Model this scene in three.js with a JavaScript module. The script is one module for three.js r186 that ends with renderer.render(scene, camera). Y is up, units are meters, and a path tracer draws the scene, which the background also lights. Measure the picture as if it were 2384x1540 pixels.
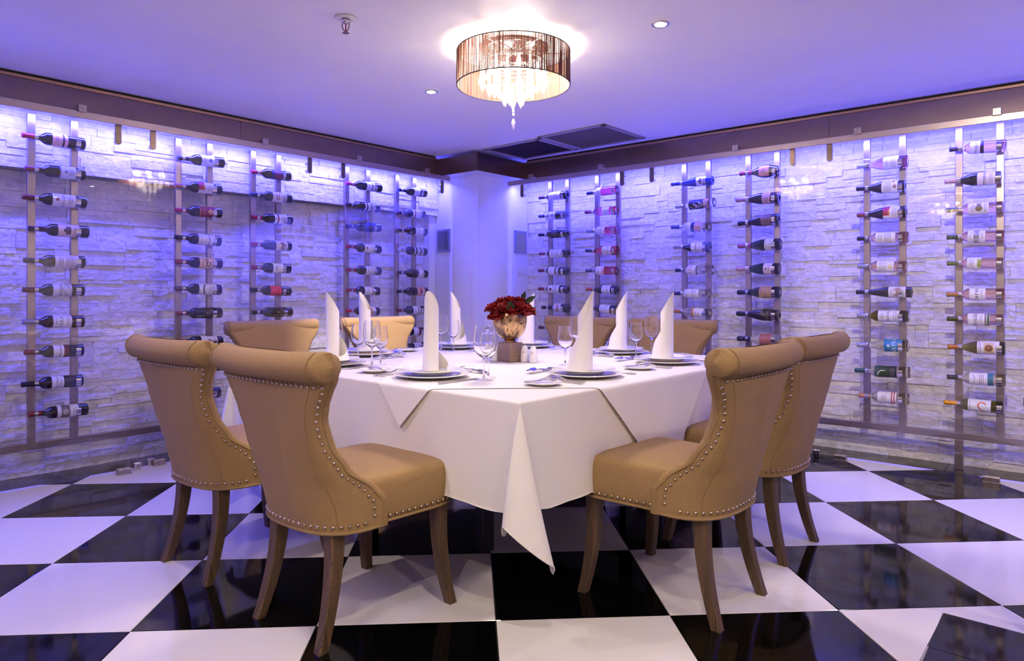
import * as THREE from 'three';
import { mergeGeometries, toCreasedNormals } from 'three/addons/utils/BufferGeometryUtils.js';
import { RoundedBoxGeometry } from 'three/addons/geometries/RoundedBoxGeometry.js';
import { RectAreaLightUniformsLib } from 'three/addons/lights/RectAreaLightUniformsLib.js';

// ------------------------------------------------------------------ camera, light, exposure
const scene = new THREE.Scene();
scene.background = new THREE.Color(0x000000);
const camera = new THREE.PerspectiveCamera(2 * Math.atan(770 / 1579) * 180 / Math.PI, 2384 / 1540, 0.05, 40);
const EYE = 1.108;
camera.position.set(0, EYE, 0);
camera.lookAt(0, EYE, -1);
camera.setViewOffset(2384, 1540, 0, 85.3, 2384, 1540);      // level camera with a shifted lens
const renderer = new THREE.WebGLRenderer();
renderer.toneMapping = THREE.LinearToneMapping;
renderer.toneMappingExposure = 1.4;
renderer.shadowMap.enabled = true;
RectAreaLightUniformsLib.init();

const LED_COLOR = new THREE.Color().setRGB(0.06, 0.06, 1.0);
const LED_POWER = 470;                                        // strips above the wine walls
const LEDGE_POWER = 5;                                        // thin strips shining up behind the rails
const BULB_COLOR = new THREE.Color().setRGB(1.0, 0.84, 0.68);
const BULB_POWER = 0.82;                                       // each bulb of the chandelier
const SPOT_COLOR = new THREE.Color().setRGB(1.0, 0.87, 0.72);
const SPOT_POWER = 2.9;                                       // each recessed ceiling spot

// ------------------------------------------------------------------ helpers
let seed = 20240611;
function rnd() { seed |= 0; seed = seed + 0x6D2B79F5 | 0; let t = Math.imul(seed ^ seed >>> 15, 1 | seed); t = t + Math.imul(t ^ t >>> 7, 61 | t) ^ t; return ((t ^ t >>> 14) >>> 0) / 4294967296; }
const rr = (a, b) => a + (b - a) * rnd();
const lerp = (a, b, t) => a + (b - a) * t;
const clamp = (x, a, b) => Math.max(a, Math.min(b, x));
const smooth = (a, b, x) => { const t = clamp((x - a) / (b - a), 0, 1); return t * t * (3 - 2 * t); };
function table(pts) { return x => { if (x <= pts[0][0]) return pts[0][1]; for (let i = 1; i < pts.length; i++) if (x <= pts[i][0]) { const [x0, y0] = pts[i - 1], [x1, y1] = pts[i]; const t = (x - x0) / (x1 - x0), s = t * t * (3 - 2 * t) * 0.5 + t * 0.5; return y0 + (y1 - y0) * s; } return pts[pts.length - 1][1]; }; }
const used = new Map();
function numbered(name) { const n = used.get(name) || 0; used.set(name, n + 1); return n ? `${name}_${String(n).padStart(3, '0')}` : name; }
function lit(o) { o.castShadow = true; o.receiveShadow = true; return o; }
function mesh(name, geo, mat, parent) { const m = lit(new THREE.Mesh(geo, mat)); m.name = name; parent.add(m); return m; }
function top(name, label, category, pos = [0, 0, 0], turn = 0, group) {
  const g = new THREE.Group(); g.name = numbered(name); scene.add(g); g.position.set(...pos); g.rotation.y = turn;
  g.userData = { label, category }; if (group) g.userData.group = group; return g;
}
function topMesh(name, geo, mat, label, category, group) {
  const m = lit(new THREE.Mesh(geo, mat)); m.name = numbered(name); scene.add(m);
  m.userData = { label, category }; if (group) m.userData.group = group; return m;
}
function struct(name, label, geo, mat) {
  const m = geo ? lit(new THREE.Mesh(geo, mat)) : new THREE.Group(); m.name = name; scene.add(m); m.userData = { kind: 'structure', label }; return m;
}
function dup(src, label, pos, turn) {
  const c = src.clone(); c.name = numbered(src.name.replace(/_\d{3}$/, '')); scene.add(c); c.userData = { ...src.userData, label };
  if (pos) c.position.set(...pos); if (turn !== undefined) c.rotation.set(0, turn, 0); return c;
}
// box whose uv is in metres
function box(w, h, d, x = 0, y = 0, z = 0) {
  const g = new THREE.BoxGeometry(w, h, d), uv = g.attributes.uv, n = g.attributes.normal, p = g.attributes.position;
  for (let i = 0; i < uv.count; i++) {
    if (Math.abs(n.getX(i)) > 0.5) uv.setXY(i, p.getZ(i), p.getY(i));
    else if (Math.abs(n.getY(i)) > 0.5) uv.setXY(i, p.getX(i), p.getZ(i));
    else uv.setXY(i, p.getX(i), p.getY(i));
  }
  return g.translate(x, y, z);
}
function rbox(w, h, d, r, x = 0, y = 0, z = 0, seg = 2) { return new RoundedBoxGeometry(w, h, d, seg, r).translate(x, y, z); }
function lathe(pts, seg = 32) { return new THREE.LatheGeometry(pts.map(p => new THREE.Vector2(p[0], p[1])), seg); }
function tube(pts, r, seg = 40, rad = 6, closed = false) { return new THREE.TubeGeometry(new THREE.CatmullRomCurve3(pts.map(p => new THREE.Vector3(...p)), closed), seg, r, rad, closed); }
// rows of equal length -> smooth grid surface; uv given per point or taken from indices
function grid(rows, { closeU = false, uvs = null } = {}) {
  const R = rows.length, C = rows[0].length, pos = [], uv = [], idx = [];
  for (let i = 0; i < R; i++) for (let j = 0; j < C; j++) { pos.push(...rows[i][j]); uv.push(...(uvs ? uvs(i, j, rows[i][j]) : [j / (C - 1), i / (R - 1)])); }
  const W = closeU ? C : C - 1;
  for (let i = 0; i < R - 1; i++) for (let j = 0; j < W; j++) { const a = i * C + j, b = i * C + (j + 1) % C, c = a + C, d = b + C; idx.push(a, b, d, a, d, c); }
  const g = new THREE.BufferGeometry();
  g.setAttribute('position', new THREE.Float32BufferAttribute(pos, 3)); g.setAttribute('uv', new THREE.Float32BufferAttribute(uv, 2)); g.setIndex(idx); g.computeVertexNormals(); return g;
}
// right prism over a convex polygon in (x, z), chamfered top edge, uv in metres
function prism(poly, y0, y1, ch = 0.0012) {
  const n = poly.length; let cx = 0, cz = 0; for (const [x, z] of poly) { cx += x / n; cz += z / n; }
  const inset = poly.map(([x, z]) => { const dx = cx - x, dz = cz - z, l = Math.hypot(dx, dz) || 1; return [x + dx / l * ch * 1.4, z + dz / l * ch * 1.4]; });
  const pos = [], uv = []; let area = 0; for (let i = 0; i < n; i++) { const [ax, az] = poly[i], [bx, bz] = poly[(i + 1) % n]; area += ax * bz - bx * az; }
  const tri = (a, b, c) => { for (const p of (area < 0 ? [a, b, c] : [a, c, b])) { pos.push(...p); uv.push(p[0], p[2]); } };
  const P = (a, y) => [a[0], y, a[1]];
  for (let i = 1; i < n - 1; i++) tri(P(inset[0], y1), P(inset[i], y1), P(inset[i + 1], y1));
  for (let i = 0; i < n; i++) { const k = (i + 1) % n;
    tri(P(inset[k], y1), P(inset[i], y1), P(poly[i], y1 - ch)); tri(P(inset[k], y1), P(poly[i], y1 - ch), P(poly[k], y1 - ch));
    tri(P(poly[k], y1 - ch), P(poly[i], y1 - ch), P(poly[i], y0)); tri(P(poly[k], y1 - ch), P(poly[i], y0), P(poly[k], y0)); }
  const g = new THREE.BufferGeometry(); g.setAttribute('position', new THREE.Float32BufferAttribute(pos, 3)); g.setAttribute('uv', new THREE.Float32BufferAttribute(uv, 2)); g.computeVertexNormals(); return g;
}
function clip(poly, nx, nz, c) {                               // keep nx*x + nz*z <= c
  const out = []; for (let i = 0; i < poly.length; i++) { const a = poly[i], b = poly[(i + 1) % poly.length], da = nx * a[0] + nz * a[1] - c, db = nx * b[0] + nz * b[1] - c;
    if (da <= 0) out.push(a); if (da * db < 0) { const t = da / (da - db); out.push([lerp(a[0], b[0], t), lerp(a[1], b[1], t)]); } }
  return out;
}
const polyArea = p => { let s = 0; for (let i = 0; i < p.length; i++) { const a = p[i], b = p[(i + 1) % p.length]; s += a[0] * b[1] - b[0] * a[1]; } return Math.abs(s) / 2; };

// ------------------------------------------------------------------ procedural textures
function noise2(n, cells, sd) {                                // tileable value noise n x n
  const cx = Array.isArray(cells) ? cells[0] : cells, cy = Array.isArray(cells) ? cells[1] : cells, l = new Float32Array(cx * cy); let s = sd;
  for (let i = 0; i < l.length; i++) { s = Math.imul(s ^ s >>> 15, 2246822519) + 374761393 | 0; s ^= s >>> 13; l[i] = (s >>> 0) / 4294967296; }
  const o = new Float32Array(n * n), f = t => t * t * (3 - 2 * t);
  for (let y = 0; y < n; y++) { const v = y / n * cy, y0 = Math.floor(v), fy = f(v - y0), ya = y0 % cy * cx, yb = (y0 + 1) % cy * cx;
    for (let x = 0; x < n; x++) { const u = x / n * cx, x0 = Math.floor(u), fx = f(u - x0), xa = x0 % cx, xb = (x0 + 1) % cx;
      o[y * n + x] = lerp(lerp(l[ya + xa], l[ya + xb], fx), lerp(l[yb + xa], l[yb + xb], fx), fy); } }
  return o;
}
function fbm(n, cells, oct, sd) { const o = new Float32Array(n * n); let a = 1, t = 0, c = Array.isArray(cells) ? cells.slice() : [cells, cells];
  for (let k = 0; k < oct; k++) { const q = noise2(n, c, sd + k * 977); for (let i = 0; i < o.length; i++) o[i] += q[i] * a; t += a; a *= 0.55; c = c.map(v => v * 2); }
  for (let i = 0; i < o.length; i++) o[i] /= t; return o; }
function tex(n, fn, srgb, rep = [1, 1]) {
  const d = new Uint8Array(n * n * 4); for (let i = 0; i < n * n; i++) { const c = fn(i % n, Math.floor(i / n), i); d[i * 4] = clamp(c[0], 0, 1) * 255; d[i * 4 + 1] = clamp(c[1], 0, 1) * 255; d[i * 4 + 2] = clamp(c[2], 0, 1) * 255; d[i * 4 + 3] = 255; }
  const t = new THREE.DataTexture(d, n, n); t.wrapS = t.wrapT = THREE.RepeatWrapping; t.magFilter = THREE.LinearFilter; t.minFilter = THREE.LinearMipmapLinearFilter; if (srgb) t.colorSpace = THREE.SRGBColorSpace; t.repeat.set(...rep); t.needsUpdate = true; return t;
}
const gray = v => [v, v, v];
const nRough = fbm(512, 24, 4, 11), nCoarse = fbm(512, 5, 4, 23), nStreak = fbm(512, [4, 128], 3, 31), nFine = fbm(512, 96, 2, 47), nRidge = fbm(512, [10, 22], 4, 59);
const stoneBump = tex(512, (x, y, i) => gray(0.45 * Math.abs(nRidge[i] * 2 - 1) + 0.35 * nRough[i] + 0.2 * nCoarse[i]), false, [2.4, 2.4]);
const stoneMap = tex(512, (x, y, i) => { const v = 0.90 + 0.14 * (nRough[i] - 0.5) + 0.08 * (nCoarse[i] - 0.5) - 0.05 * smooth(0.62, 0.75, nRidge[i]); return [v, v * 0.985, v * 0.965]; }, true, [2.1, 2.1]);
const linenMap = tex(256, (x, y, i) => { const j = (y % 256) * 512 + (x % 256); const w = ((x >> 1) + (y >> 1)) % 2 ? 0.05 : -0.05; const v = 1 + w + 0.42 * (nFine[j * 2 % 262144] - 0.5) + 0.10 * (nStreak[j] - 0.5); return [0.585 * v, 0.47 * v, 0.31 * v]; }, true, [12, 12]);
const linenBump = tex(256, (x, y, i) => gray(0.5 + 0.25 * Math.sin(x * Math.PI / 2) * Math.cos(y * Math.PI / 2) + 0.3 * (nFine[(y % 256) * 512 + x] - 0.5)), false, [12, 12]);
const oakMap = tex(512, (x, y, i) => { const j = x * 512 + y; const v = 0.16 + 0.36 * nStreak[j] + 0.12 * (nCoarse[i] - 0.5) - 0.14 * smooth(0.55, 0.7, noiseCol(x)); return [v * 1.12, v * 0.84, v * 0.53]; }, true, [6, 1.2]);
function noiseCol(x) { return nStreak[(x * 512 + 100) % 262144]; }
const oakBump = tex(512, (x, y, i) => gray(nStreak[x * 512 + y]), false, [6, 1.2]);
const brushMap = tex(512, (x, y, i) => { const v = 0.90 + 0.04 * (nStreak[i] - 0.5) + 0.06 * (nCoarse[i] - 0.5); return [v, v * 0.97, v * 0.95]; }, true, [0.8, 3]);
const brushRough = tex(512, (x, y, i) => gray(0.85 + 0.06 * (nStreak[i] - 0.5) + 0.12 * (nCoarse[i] - 0.5)), false, [0.8, 3]);
const plasterMap = tex(512, (x, y, i) => { const k = (x * 512 + y), v = 0.90 + 0.06 * (nCoarse[i] - 0.5), st = smooth(0.60, 0.80, nStreak[k]) * 0.05; return [v, v * (1 - st * 0.8), v * (1 - st * 0.7)]; }, true, [1, 0.4]);
const ceilMap = tex(512, (x, y, i) => { const v = 0.955 + 0.03 * (nCoarse[i] - 0.5); return [v, v * 0.99, v * 0.985]; }, true, [0.5, 0.5]);
const wallBump = tex(512, (x, y, i) => gray(0.6 * nCoarse[i] + 0.4 * nRough[i]), false, [0.7, 0.7]);
const clothBump = tex(256, (x, y, i) => gray(0.5 + 0.3 * Math.sin(x * Math.PI / 2) * Math.sin(y * Math.PI / 2) + 0.3 * (nFine[y * 512 + x] - 0.5)), false, [16, 16]);
const graniteMap = tex(512, (x, y, i) => { const v = 0.030 + 0.03 * smooth(0.6, 0.8, nFine[i]) + 0.02 * nCoarse[i]; return [v, v, v * 1.05]; }, true, [2, 2]);
const mercuryMap = tex(512, (x, y, i) => { const s = smooth(0.60, 0.72, nRough[i]) * 0.9, b = smooth(0.42, 0.62, nCoarse[x * 512 + y]); return [lerp(0.80, 0.26, s) * lerp(1, 0.55, b), lerp(0.66, 0.20, s) * lerp(1, 0.55, b), lerp(0.48, 0.15, s) * lerp(1, 0.70, b)]; }, true, [2, 1]);
const carvedBump = tex(256, (x, y, i) => { const r = Math.floor(y / 20), k = (y % 20) / 20, off = 24 * nRough[r * 512 + Math.floor(x / 24)]; const cut = Math.abs(((x + off) % 42) - 21) < 4 ? 0.2 : 1; return gray(cut * Math.sin(Math.PI * k)); }, false, [1, 1]);
const petalMap = tex(256, (x, y, i) => { const v = 0.8 + 0.4 * (nStreak[y * 512 + x] - 0.5); return [0.62 * v, 0.03 * v, 0.05 * v]; }, true, [1, 1]);
const leafMap = tex(256, (x, y, i) => { const v = 0.8 + 0.5 * (nRough[y * 512 + x] - 0.5); return [0.14 * v, 0.27 * v, 0.10 * v]; }, true, [1, 1]);

// ------------------------------------------------------------------ materials
const std = o => new THREE.MeshStandardMaterial(o), phy = o => new THREE.MeshPhysicalMaterial(o);
const M = {
  stone: std({ map: stoneMap, bumpMap: stoneBump, bumpScale: 0.013, roughness: 0.8, vertexColors: true }),
  backing: std({ color: 0x8d8a88, roughness: 0.9 }),
  plaster: std({ map: plasterMap, bumpMap: wallBump, bumpScale: 0.002, roughness: 0.75 }),
  ceiling: std({ map: ceilMap, bumpMap: wallBump, bumpScale: 0.0015, roughness: 0.55 }),
  rearWall: std({ color: 0xe2d8ca, roughness: 0.8, bumpMap: wallBump, bumpScale: 0.002 }),
  white: phy({ color: 0xdcd6d0, roughness: 0.09, ior: 1.5 }),
  black: phy({ color: 0x050506, roughness: 0.06, ior: 1.5, specularIntensity: 0.6 }),
  grout: std({ color: 0x0b0a0a, roughness: 0.8 }),
  granite: phy({ map: graniteMap, roughness: 0.14 }),
  fascia: phy({ color: 0x9a8884, metalness: 1, map: brushMap, roughness: 0.36, roughnessMap: brushRough, anisotropy: 0.7, anisotropyRotation: 0 }),
  brass: std({ color: 0xb59068, metalness: 1, roughness: 0.38 }),
  steel: std({ color: 0xccc6c0, metalness: 1, roughness: 0.33, map: brushMap, roughnessMap: brushRough }),
  post: std({ color: 0xbdb4ae, metalness: 1, roughness: 0.36, map: brushMap }),
  chrome: std({ color: 0xdcd8d4, metalness: 1, roughness: 0.12 }),
  rail: std({ color: 0xd2c6be, metalness: 1, roughness: 0.38, map: brushMap }),
  pane: phy({ color: 0xffffff, transmission: 1, thickness: 0, roughness: 0, ior: 1.5 }),
  linen: phy({ map: linenMap, bumpMap: linenBump, bumpScale: 0.0006, roughness: 0.92, sheen: 0.25, sheenColor: new THREE.Color(0xd8c4a0), sheenRoughness: 0.6 }),
  oak: std({ map: oakMap, bumpMap: oakBump, bumpScale: 0.0012, roughness: 0.5 }),
  nail: std({ color: 0xc0b09c, metalness: 1, roughness: 0.22 }),
  cloth: std({ color: 0xe0dad3, roughness: 0.85, bumpMap: clothBump, bumpScale: 0.0002 }),
  overlay: std({ color: 0xe6e1da, roughness: 0.85, bumpMap: clothBump, bumpScale: 0.0002 }),
  napkin: std({ color: 0xf1ece6, roughness: 0.85, bumpMap: clothBump, bumpScale: 0.0002 }),
  china: phy({ color: 0xf2efec, roughness: 0.08, ior: 1.5 }),
  silver: std({ color: 0xd6d2cc, metalness: 1, roughness: 0.16 }),
  crystal: phy({ color: 0xffffff, transmission: 1, thickness: 0.002, roughness: 0, ior: 1.5 }),
  drop: phy({ color: 0xffffff, transmission: 0.95, thickness: 0, roughness: 0.38, ior: 1.9 }),
  gap: std({ color: 0x140d0c, roughness: 0.7 }),
  tableDark: std({ color: 0x15110f, roughness: 0.4 }),
  ply: std({ color: 0x6a5138, roughness: 0.7 }),
  mercury: phy({ map: mercuryMap, metalness: 0.95, roughness: 0.17 }),
  carved: std({ color: 0xb89c80, metalness: 0.35, roughness: 0.5, bumpMap: carvedBump, bumpScale: 0.006 }),
  petal: std({ map: petalMap, roughness: 0.65 }),
  leaf: phy({ map: leafMap, roughness: 0.5 }),
  shade: std({ color: 0x5e3122, roughness: 0.7 }),
  shadeRim: std({ color: 0x1c120e, roughness: 0.5 }),
  bulb: std({ color: 0xfff2e0, emissive: new THREE.Color().setRGB(1, 0.86, 0.68), emissiveIntensity: 26, roughness: 0.4 }),
  lens: std({ color: 0xfff2e0, emissive: new THREE.Color().setRGB(1, 0.90, 0.74), emissiveIntensity: 22, roughness: 0.4 }),
  led: std({ color: 0xbcc4ff, emissive: LED_COLOR, emissiveIntensity: 5, roughness: 0.5 }),
  grille: std({ color: 0xa79a94, roughness: 0.5, metalness: 0.3 }),
  grilleDark: std({ color: 0x5c5058, roughness: 0.5, metalness: 0.3 }),
  duct: std({ color: 0x17120f, roughness: 0.9 }),
  ventFrame: std({ color: 0x9aa0b4, roughness: 0.35, metalness: 0.7 }),
  plastic: std({ color: 0xe4e2de, roughness: 0.4 }),
  bronze: std({ color: 0x8c7a66, metalness: 1, roughness: 0.3 }),
  redBulb: phy({ color: 0x9a0c10, roughness: 0.1 }),
  walnut: std({ color: 0x4a2716, roughness: 0.4, map: oakMap }),
};

// ------------------------------------------------------------------ the two wine walls: frames (s along the wall, y up, D away from the camera's foot)
const CEIL = 2.37;
function frame(nx, nd, ax, ad, turn) {
  return { nx, nd, ax, ad, turn, at: (s, D) => [D * nx + s * ax, -(D * nd + s * ad)] };
}
const LW = frame(-0.7513, 0.66, 0.66, 0.7513, 48.7 * Math.PI / 180);
const RW = frame(0.6374, 0.7705, 0.7705, -0.6374, -39.6 * Math.PI / 180);
const wallPos = (w, s, y, D) => { const [x, z] = w.at(s, D); return [x, y, z]; };
// a thing on a wall: local x runs along the wall, z towards the room
const onWall = (w, name, label, category, s, y, D, group) => top(name, label, category, wallPos(w, s, y, D), w.turn, group);
const L = { glass: 4.61, stone: 4.93, upper: 4.80, bottle: 4.685, ladder: 4.74, s0: -1.75, s1: 4.386, w: LW };
const R = { glass: 4.938, stone: 5.233, upper: 5.233, bottle: 5.03, ladder: 5.09, s0: -4.124, s1: 1.75, w: RW };

// ------------------------------------------------------------------ floor
const floor = struct('floor', 'polished black and white checkerboard floor laid diagonally to the walls');
{
  const T = 0.6, yaw = -0.0621, gx = -3.1472, gz = 4.6441, gap = 0.0012;
  const P = (i, j) => [T * (gx + i * Math.cos(yaw) + j * Math.sin(yaw)), -T * (gz - i * Math.sin(yaw) + j * Math.cos(yaw))];
  const room = p => { p = clip(p, LW.nx, -LW.nd, L.glass + 0.05); if (p.length > 2) p = clip(p, RW.nx, -RW.nd, R.glass + 0.05); if (p.length > 2) p = clip(p, -LW.nx, LW.nd, 1.6); if (p.length > 2) p = clip(p, -RW.nx, RW.nd, 1.6); return p; };
  const K = [1.497, -2.357], cl = LW.ax * K[0] - LW.ad * K[1], cr = RW.ax * K[0] - RW.ad * K[1];
  for (let i = -14; i < 18; i++) for (let j = -14; j < 9; j++) {
    const g = gap / T, q = [P(i + g, j + g), P(i + 1 - g, j + g), P(i + 1 - g, j + 1 - g), P(i + g, j + 1 - g)];
    let p = room(q); if (p.length < 3) continue;
    const far = clip(p, -LW.ax, LW.ad, -cl), near = clip(clip(p, LW.ax, -LW.ad, cl), RW.ax, -RW.ad, cr);
    const parts = far.length > 2 && polyArea(far) > polyArea(p) - 1e-5 ? [p] : [far, near];
    for (const s of parts) if (s.length > 2 && polyArea(s) > 2e-4) mesh('tile', prism(s, -0.012, 0), (i + j) & 1 ? M.white : M.black, floor);
  }
  // black border slabs at the lower right of the view, laid parallel to the walls
  const B = (u, v) => [K[0] - LW.ax * u + RW.ax * v, K[1] + LW.ad * u - RW.ad * v];
  for (let u = 0; u < 8; u++) for (let v = 0; v < 5; v++) {
    const g = 0.0015, q = room([B(u * 0.3 + g, v * 0.9 + g), B(u * 0.3 + 0.3 - g, v * 0.9 + g), B(u * 0.3 + 0.3 - g, v * 0.9 + 0.9 - g), B(u * 0.3 + g, v * 0.9 + 0.9 - g)]);
    if (q.length > 2 && polyArea(q) > 1e-3) mesh('border_slab', prism(q, -0.012, 0), M.black, floor);
  }
  // granite slabs behind the glass
  for (const w of [L, R]) for (let k = -9; k < 9; k++) {
    const a = Math.max(w.s0 - 0.3, k * 0.62), b = Math.min(w.s1 + 0.3, k * 0.62 + 0.618); if (b - a < 0.02) continue;
    const q = [[a, w.glass + 0.052], [b, w.glass + 0.052], [b, w.stone + 0.03], [a, w.stone + 0.03]].map(([s, D]) => w.w.at(s, D));
    mesh('granite_slab', prism(q, -0.012, 0.0), M.granite, floor);
  }
  mesh('grout_bed', box(18, 0.06, 18, 0, -0.043, -2), M.grout, floor);
}

// ------------------------------------------------------------------ ceiling and room walls
struct('ceiling', 'smooth white plaster ceiling', box(16, 0.1, 16, 0, CEIL + 0.05, -2), M.ceiling);
function wallBox(name, label, w, s0, s1, y0, y1, D0, D1, mat) {
  const g = box(s1 - s0, y1 - y0, Math.abs(D1 - D0)); const m = struct(name, label, g, mat);
  m.position.set(...wallPos(w, (s0 + s1) / 2, (y0 + y1) / 2, (D0 + D1) / 2)); m.rotation.y = w.turn; return m;
}
wallBox('wall_rear', 'plain beige wall behind the viewer', RW, -6.5, 3, 0, CEIL, -1.7, -1.6, M.rearWall);
wallBox('wall_side', 'plain beige wall beyond the right side of the view', LW, -3, 6.5, 0, CEIL, -1.7, -1.6, M.rearWall);

// ------------------------------------------------------------------ split-face stone
function stoneGeo(w, len, h, s, y, D, proud) {
  const nx = clamp(Math.round(len / 0.045), 2, 6), ny = 2, ch = 0.0005, g = 0.0001, rows = [], o = [rr(0, 3), rr(0, 3)], tone = rr(0.90, 1.0), warm = rr(-0.01, 0.025);
  const P = (a, b, z) => { const [x, zz] = w.w.at(s + a, D - z); return [x, y + b, zz]; };
  for (let j = 0; j <= ny + 2; j++) { const row = [], edge = j === 0 || j === ny + 2, jj = clamp(j - 1, 0, ny);
    const b = j === 0 ? g : j === ny + 2 ? h - g : lerp(g + ch, h - g - ch, jj / ny);
    for (let i = 0; i <= nx + 2; i++) { const e2 = i === 0 || i === nx + 2, ii = clamp(i - 1, 0, nx), a = i === 0 ? g : i === nx + 2 ? len - g : lerp(g + ch, len - g - ch, ii / nx);
      const z = edge || e2 ? -0.003 : proud + rr(-0.0012, 0.0016); row.push(P(a + (edge || e2 ? 0 : rr(-0.002, 0.002)), b, z)); }
    rows.push(row); }
  const geo = toCreasedNormals(grid(rows, { uvs: (i, j) => [o[0] + len * j / (nx + 2), o[1] + h * i / (ny + 2)] }), 0.35);
  const n = geo.attributes.position.count, c = new Float32Array(n * 3); for (let k = 0; k < n; k++) { c[k * 3] = tone * (1 + warm); c[k * 3 + 1] = tone; c[k * 3 + 2] = tone * (1 - warm); }
  geo.setAttribute('color', new THREE.BufferAttribute(c, 3)); return geo;
}
function seenSize(x, y, z, len, h) { const d = -z; if (d < 1) return 0; const u = 1192 + 1579 * x / d, v = 684.7 - 1579 * (y - EYE) / d; if (u < 0 || u > 2384 || v > 1130) return 0; return len * h / (d * d); }
function stoneWall(name, label, w, zones) {
  const wall = struct(name, label); const list = [];
  for (const [s0, s1, y0, y1, D] of zones) {
    let y = y0; while (y < y1 - 0.004) {
      let band = Math.min(0.15, y1 - y); if (y1 - y - band < 0.04) band = y1 - y;
      let s = s0 - rr(0, 0.5); while (s < s1) {                // interlocking panels, each cut into thin courses
        const plen = rr(0.45, 0.8), a0 = Math.max(s, s0), a1 = Math.min(s + plen, s1); s += plen; if (a1 - a0 < 0.03) { if (s >= s1) break; continue; }
        const n = Math.max(1, Math.round(band / rr(0.029, 0.052))), hs = Array.from({ length: n }, () => rr(0.6, 1.5)), tot = hs.reduce((p, q) => p + q, 0); let yy = y;
        for (const h of hs) { const hh = h / tot * band; let a = a0; while (a < a1 - 1e-3) { let l = rr(0.10, 0.36); if (a1 - a - l < 0.07) l = a1 - a; const [x, z] = w.w.at(a + l / 2, D);
          list.push({ a, l, y: yy, h: hh, D, proud: Math.pow(rnd(), 1.7) * 0.015, size: seenSize(x, yy, z, l, hh) }); a += l; } yy += hh; }
      }
      y += band; }
  }
  list.sort((p, q) => q.size - p.size);
  const rest = [];
  list.forEach((b, i) => { const g = stoneGeo(w, b.l, b.h, b.a, b.y, b.D, b.proud); if (i < 300) mesh('stone', g, M.stone, wall); else rest.push(g); });
  const m = mesh('stonework', mergeGeometries(rest), M.stone, wall); m.userData.kind = 'stuff';
  return wall;
}
const wl = stoneWall('wall_left', 'left wall of split-face white ledger stone lit blue from above', L, [[L.s0, L.s1, 0, 1.85, L.stone], [L.s0, L.s1, 1.85, 2.30, L.upper]]);
const wr = stoneWall('wall_right', 'right wall of split-face white ledger stone lit blue from above', R, [[R.s0, R.s1, 0, 2.30, R.stone]]);
function onFrame(w, geo, s, y, D) { const m = new THREE.Matrix4().makeRotationY(w.turn); m.setPosition(...wallPos(w, s, y, D)); return geo.applyMatrix4(m); }
mesh('backing', onFrame(LW, box(8.6, CEIL, 0.12), 1.9, CEIL / 2, L.stone + 0.072), M.backing, wl);
mesh('bulkhead', onFrame(LW, box(L.s1 - L.s0, CEIL - 1.852, L.stone - L.upper - 0.012), (L.s0 + L.s1) / 2, (CEIL + 1.852) / 2, (L.stone + L.upper + 0.012) / 2), M.backing, wl);
mesh('jamb', onFrame(LW, box(0.075, 1.85, 0.10), L.s1 - 0.04, 0.925, L.stone - 0.05), M.plaster, wl);
mesh('backing', onFrame(RW, box(8.6, CEIL, 0.12), -1.7, CEIL / 2, R.stone + 0.072), M.backing, wr);

// ------------------------------------------------------------------ the corner column with its vents
{
  const A = [-0.3066, -6.133], E1 = [-0.7705, -0.6374], E2 = [0.66, -0.7513];       // front corner, then the two faces
  const P = (u, v) => [A[0] + E1[0] * u + E2[0] * v, A[1] + E1[1] * u + E2[1] * v];
  const col = struct('wall_column', 'white plaster corner column between the two wine walls', prism([P(0, 0), P(0, 1.0), P(1.0, 1.0), P(1.0, 0)], 0, CEIL, 0.006), M.plaster);
  { const p = col.geometry.attributes.position, uv = col.geometry.attributes.uv; for (let i = 0; i < p.count; i++) uv.setXY(i, (p.getX(i) - p.getZ(i)) * 0.7, p.getY(i)); }
  // ledger in front: two vents and a switch on the faces inside the glass
  const vent = (name, label, u, v, turn) => {
    const q = P(u, v), g = top(name, label, 'vent', [q[0], 1.61, q[1]], turn);
    const fr = []; for (const s of [-1, 1]) { fr.push(rbox(0.018, 0.21, 0.012, 0.003, s * 0.082, 0, 0.004)); fr.push(rbox(0.182, 0.02, 0.012, 0.003, 0, s * 0.098, 0.004)); }
    mesh('frame', mergeGeometries(fr), M.ventFrame, g); mesh('duct', box(0.15, 0.18, 0.004, 0, 0, 0.001), M.duct, g);
    for (let k = -4; k <= 4; k++) mesh('slat', box(0.006, 0.18, 0.012, 0, 0, 0).rotateY(0.5).translate(k * 0.016, 0, 0.006), M.ventFrame, g);
    return g;
  };
  vent('wall_vent', 'small slatted steel vent left of the column', 0.44, -0.001, RW.turn - 0.03);
  vent('wall_vent', 'small slatted steel vent right of the column', -0.001, 0.584, LW.turn + 0.03);
  const q = P(-0.001, 0.59), sw = top('light_switch', 'small white wall switch below the vent right of column', 'switch', [q[0], 1.36, q[1]], LW.turn);
  mesh('plate', rbox(0.075, 0.12, 0.012, 0.003, 0, 0, 0.005), M.plastic, sw); mesh('rocker', rbox(0.03, 0.06, 0.008, 0.002, 0, 0, 0.014), M.plastic, sw);
}

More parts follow.
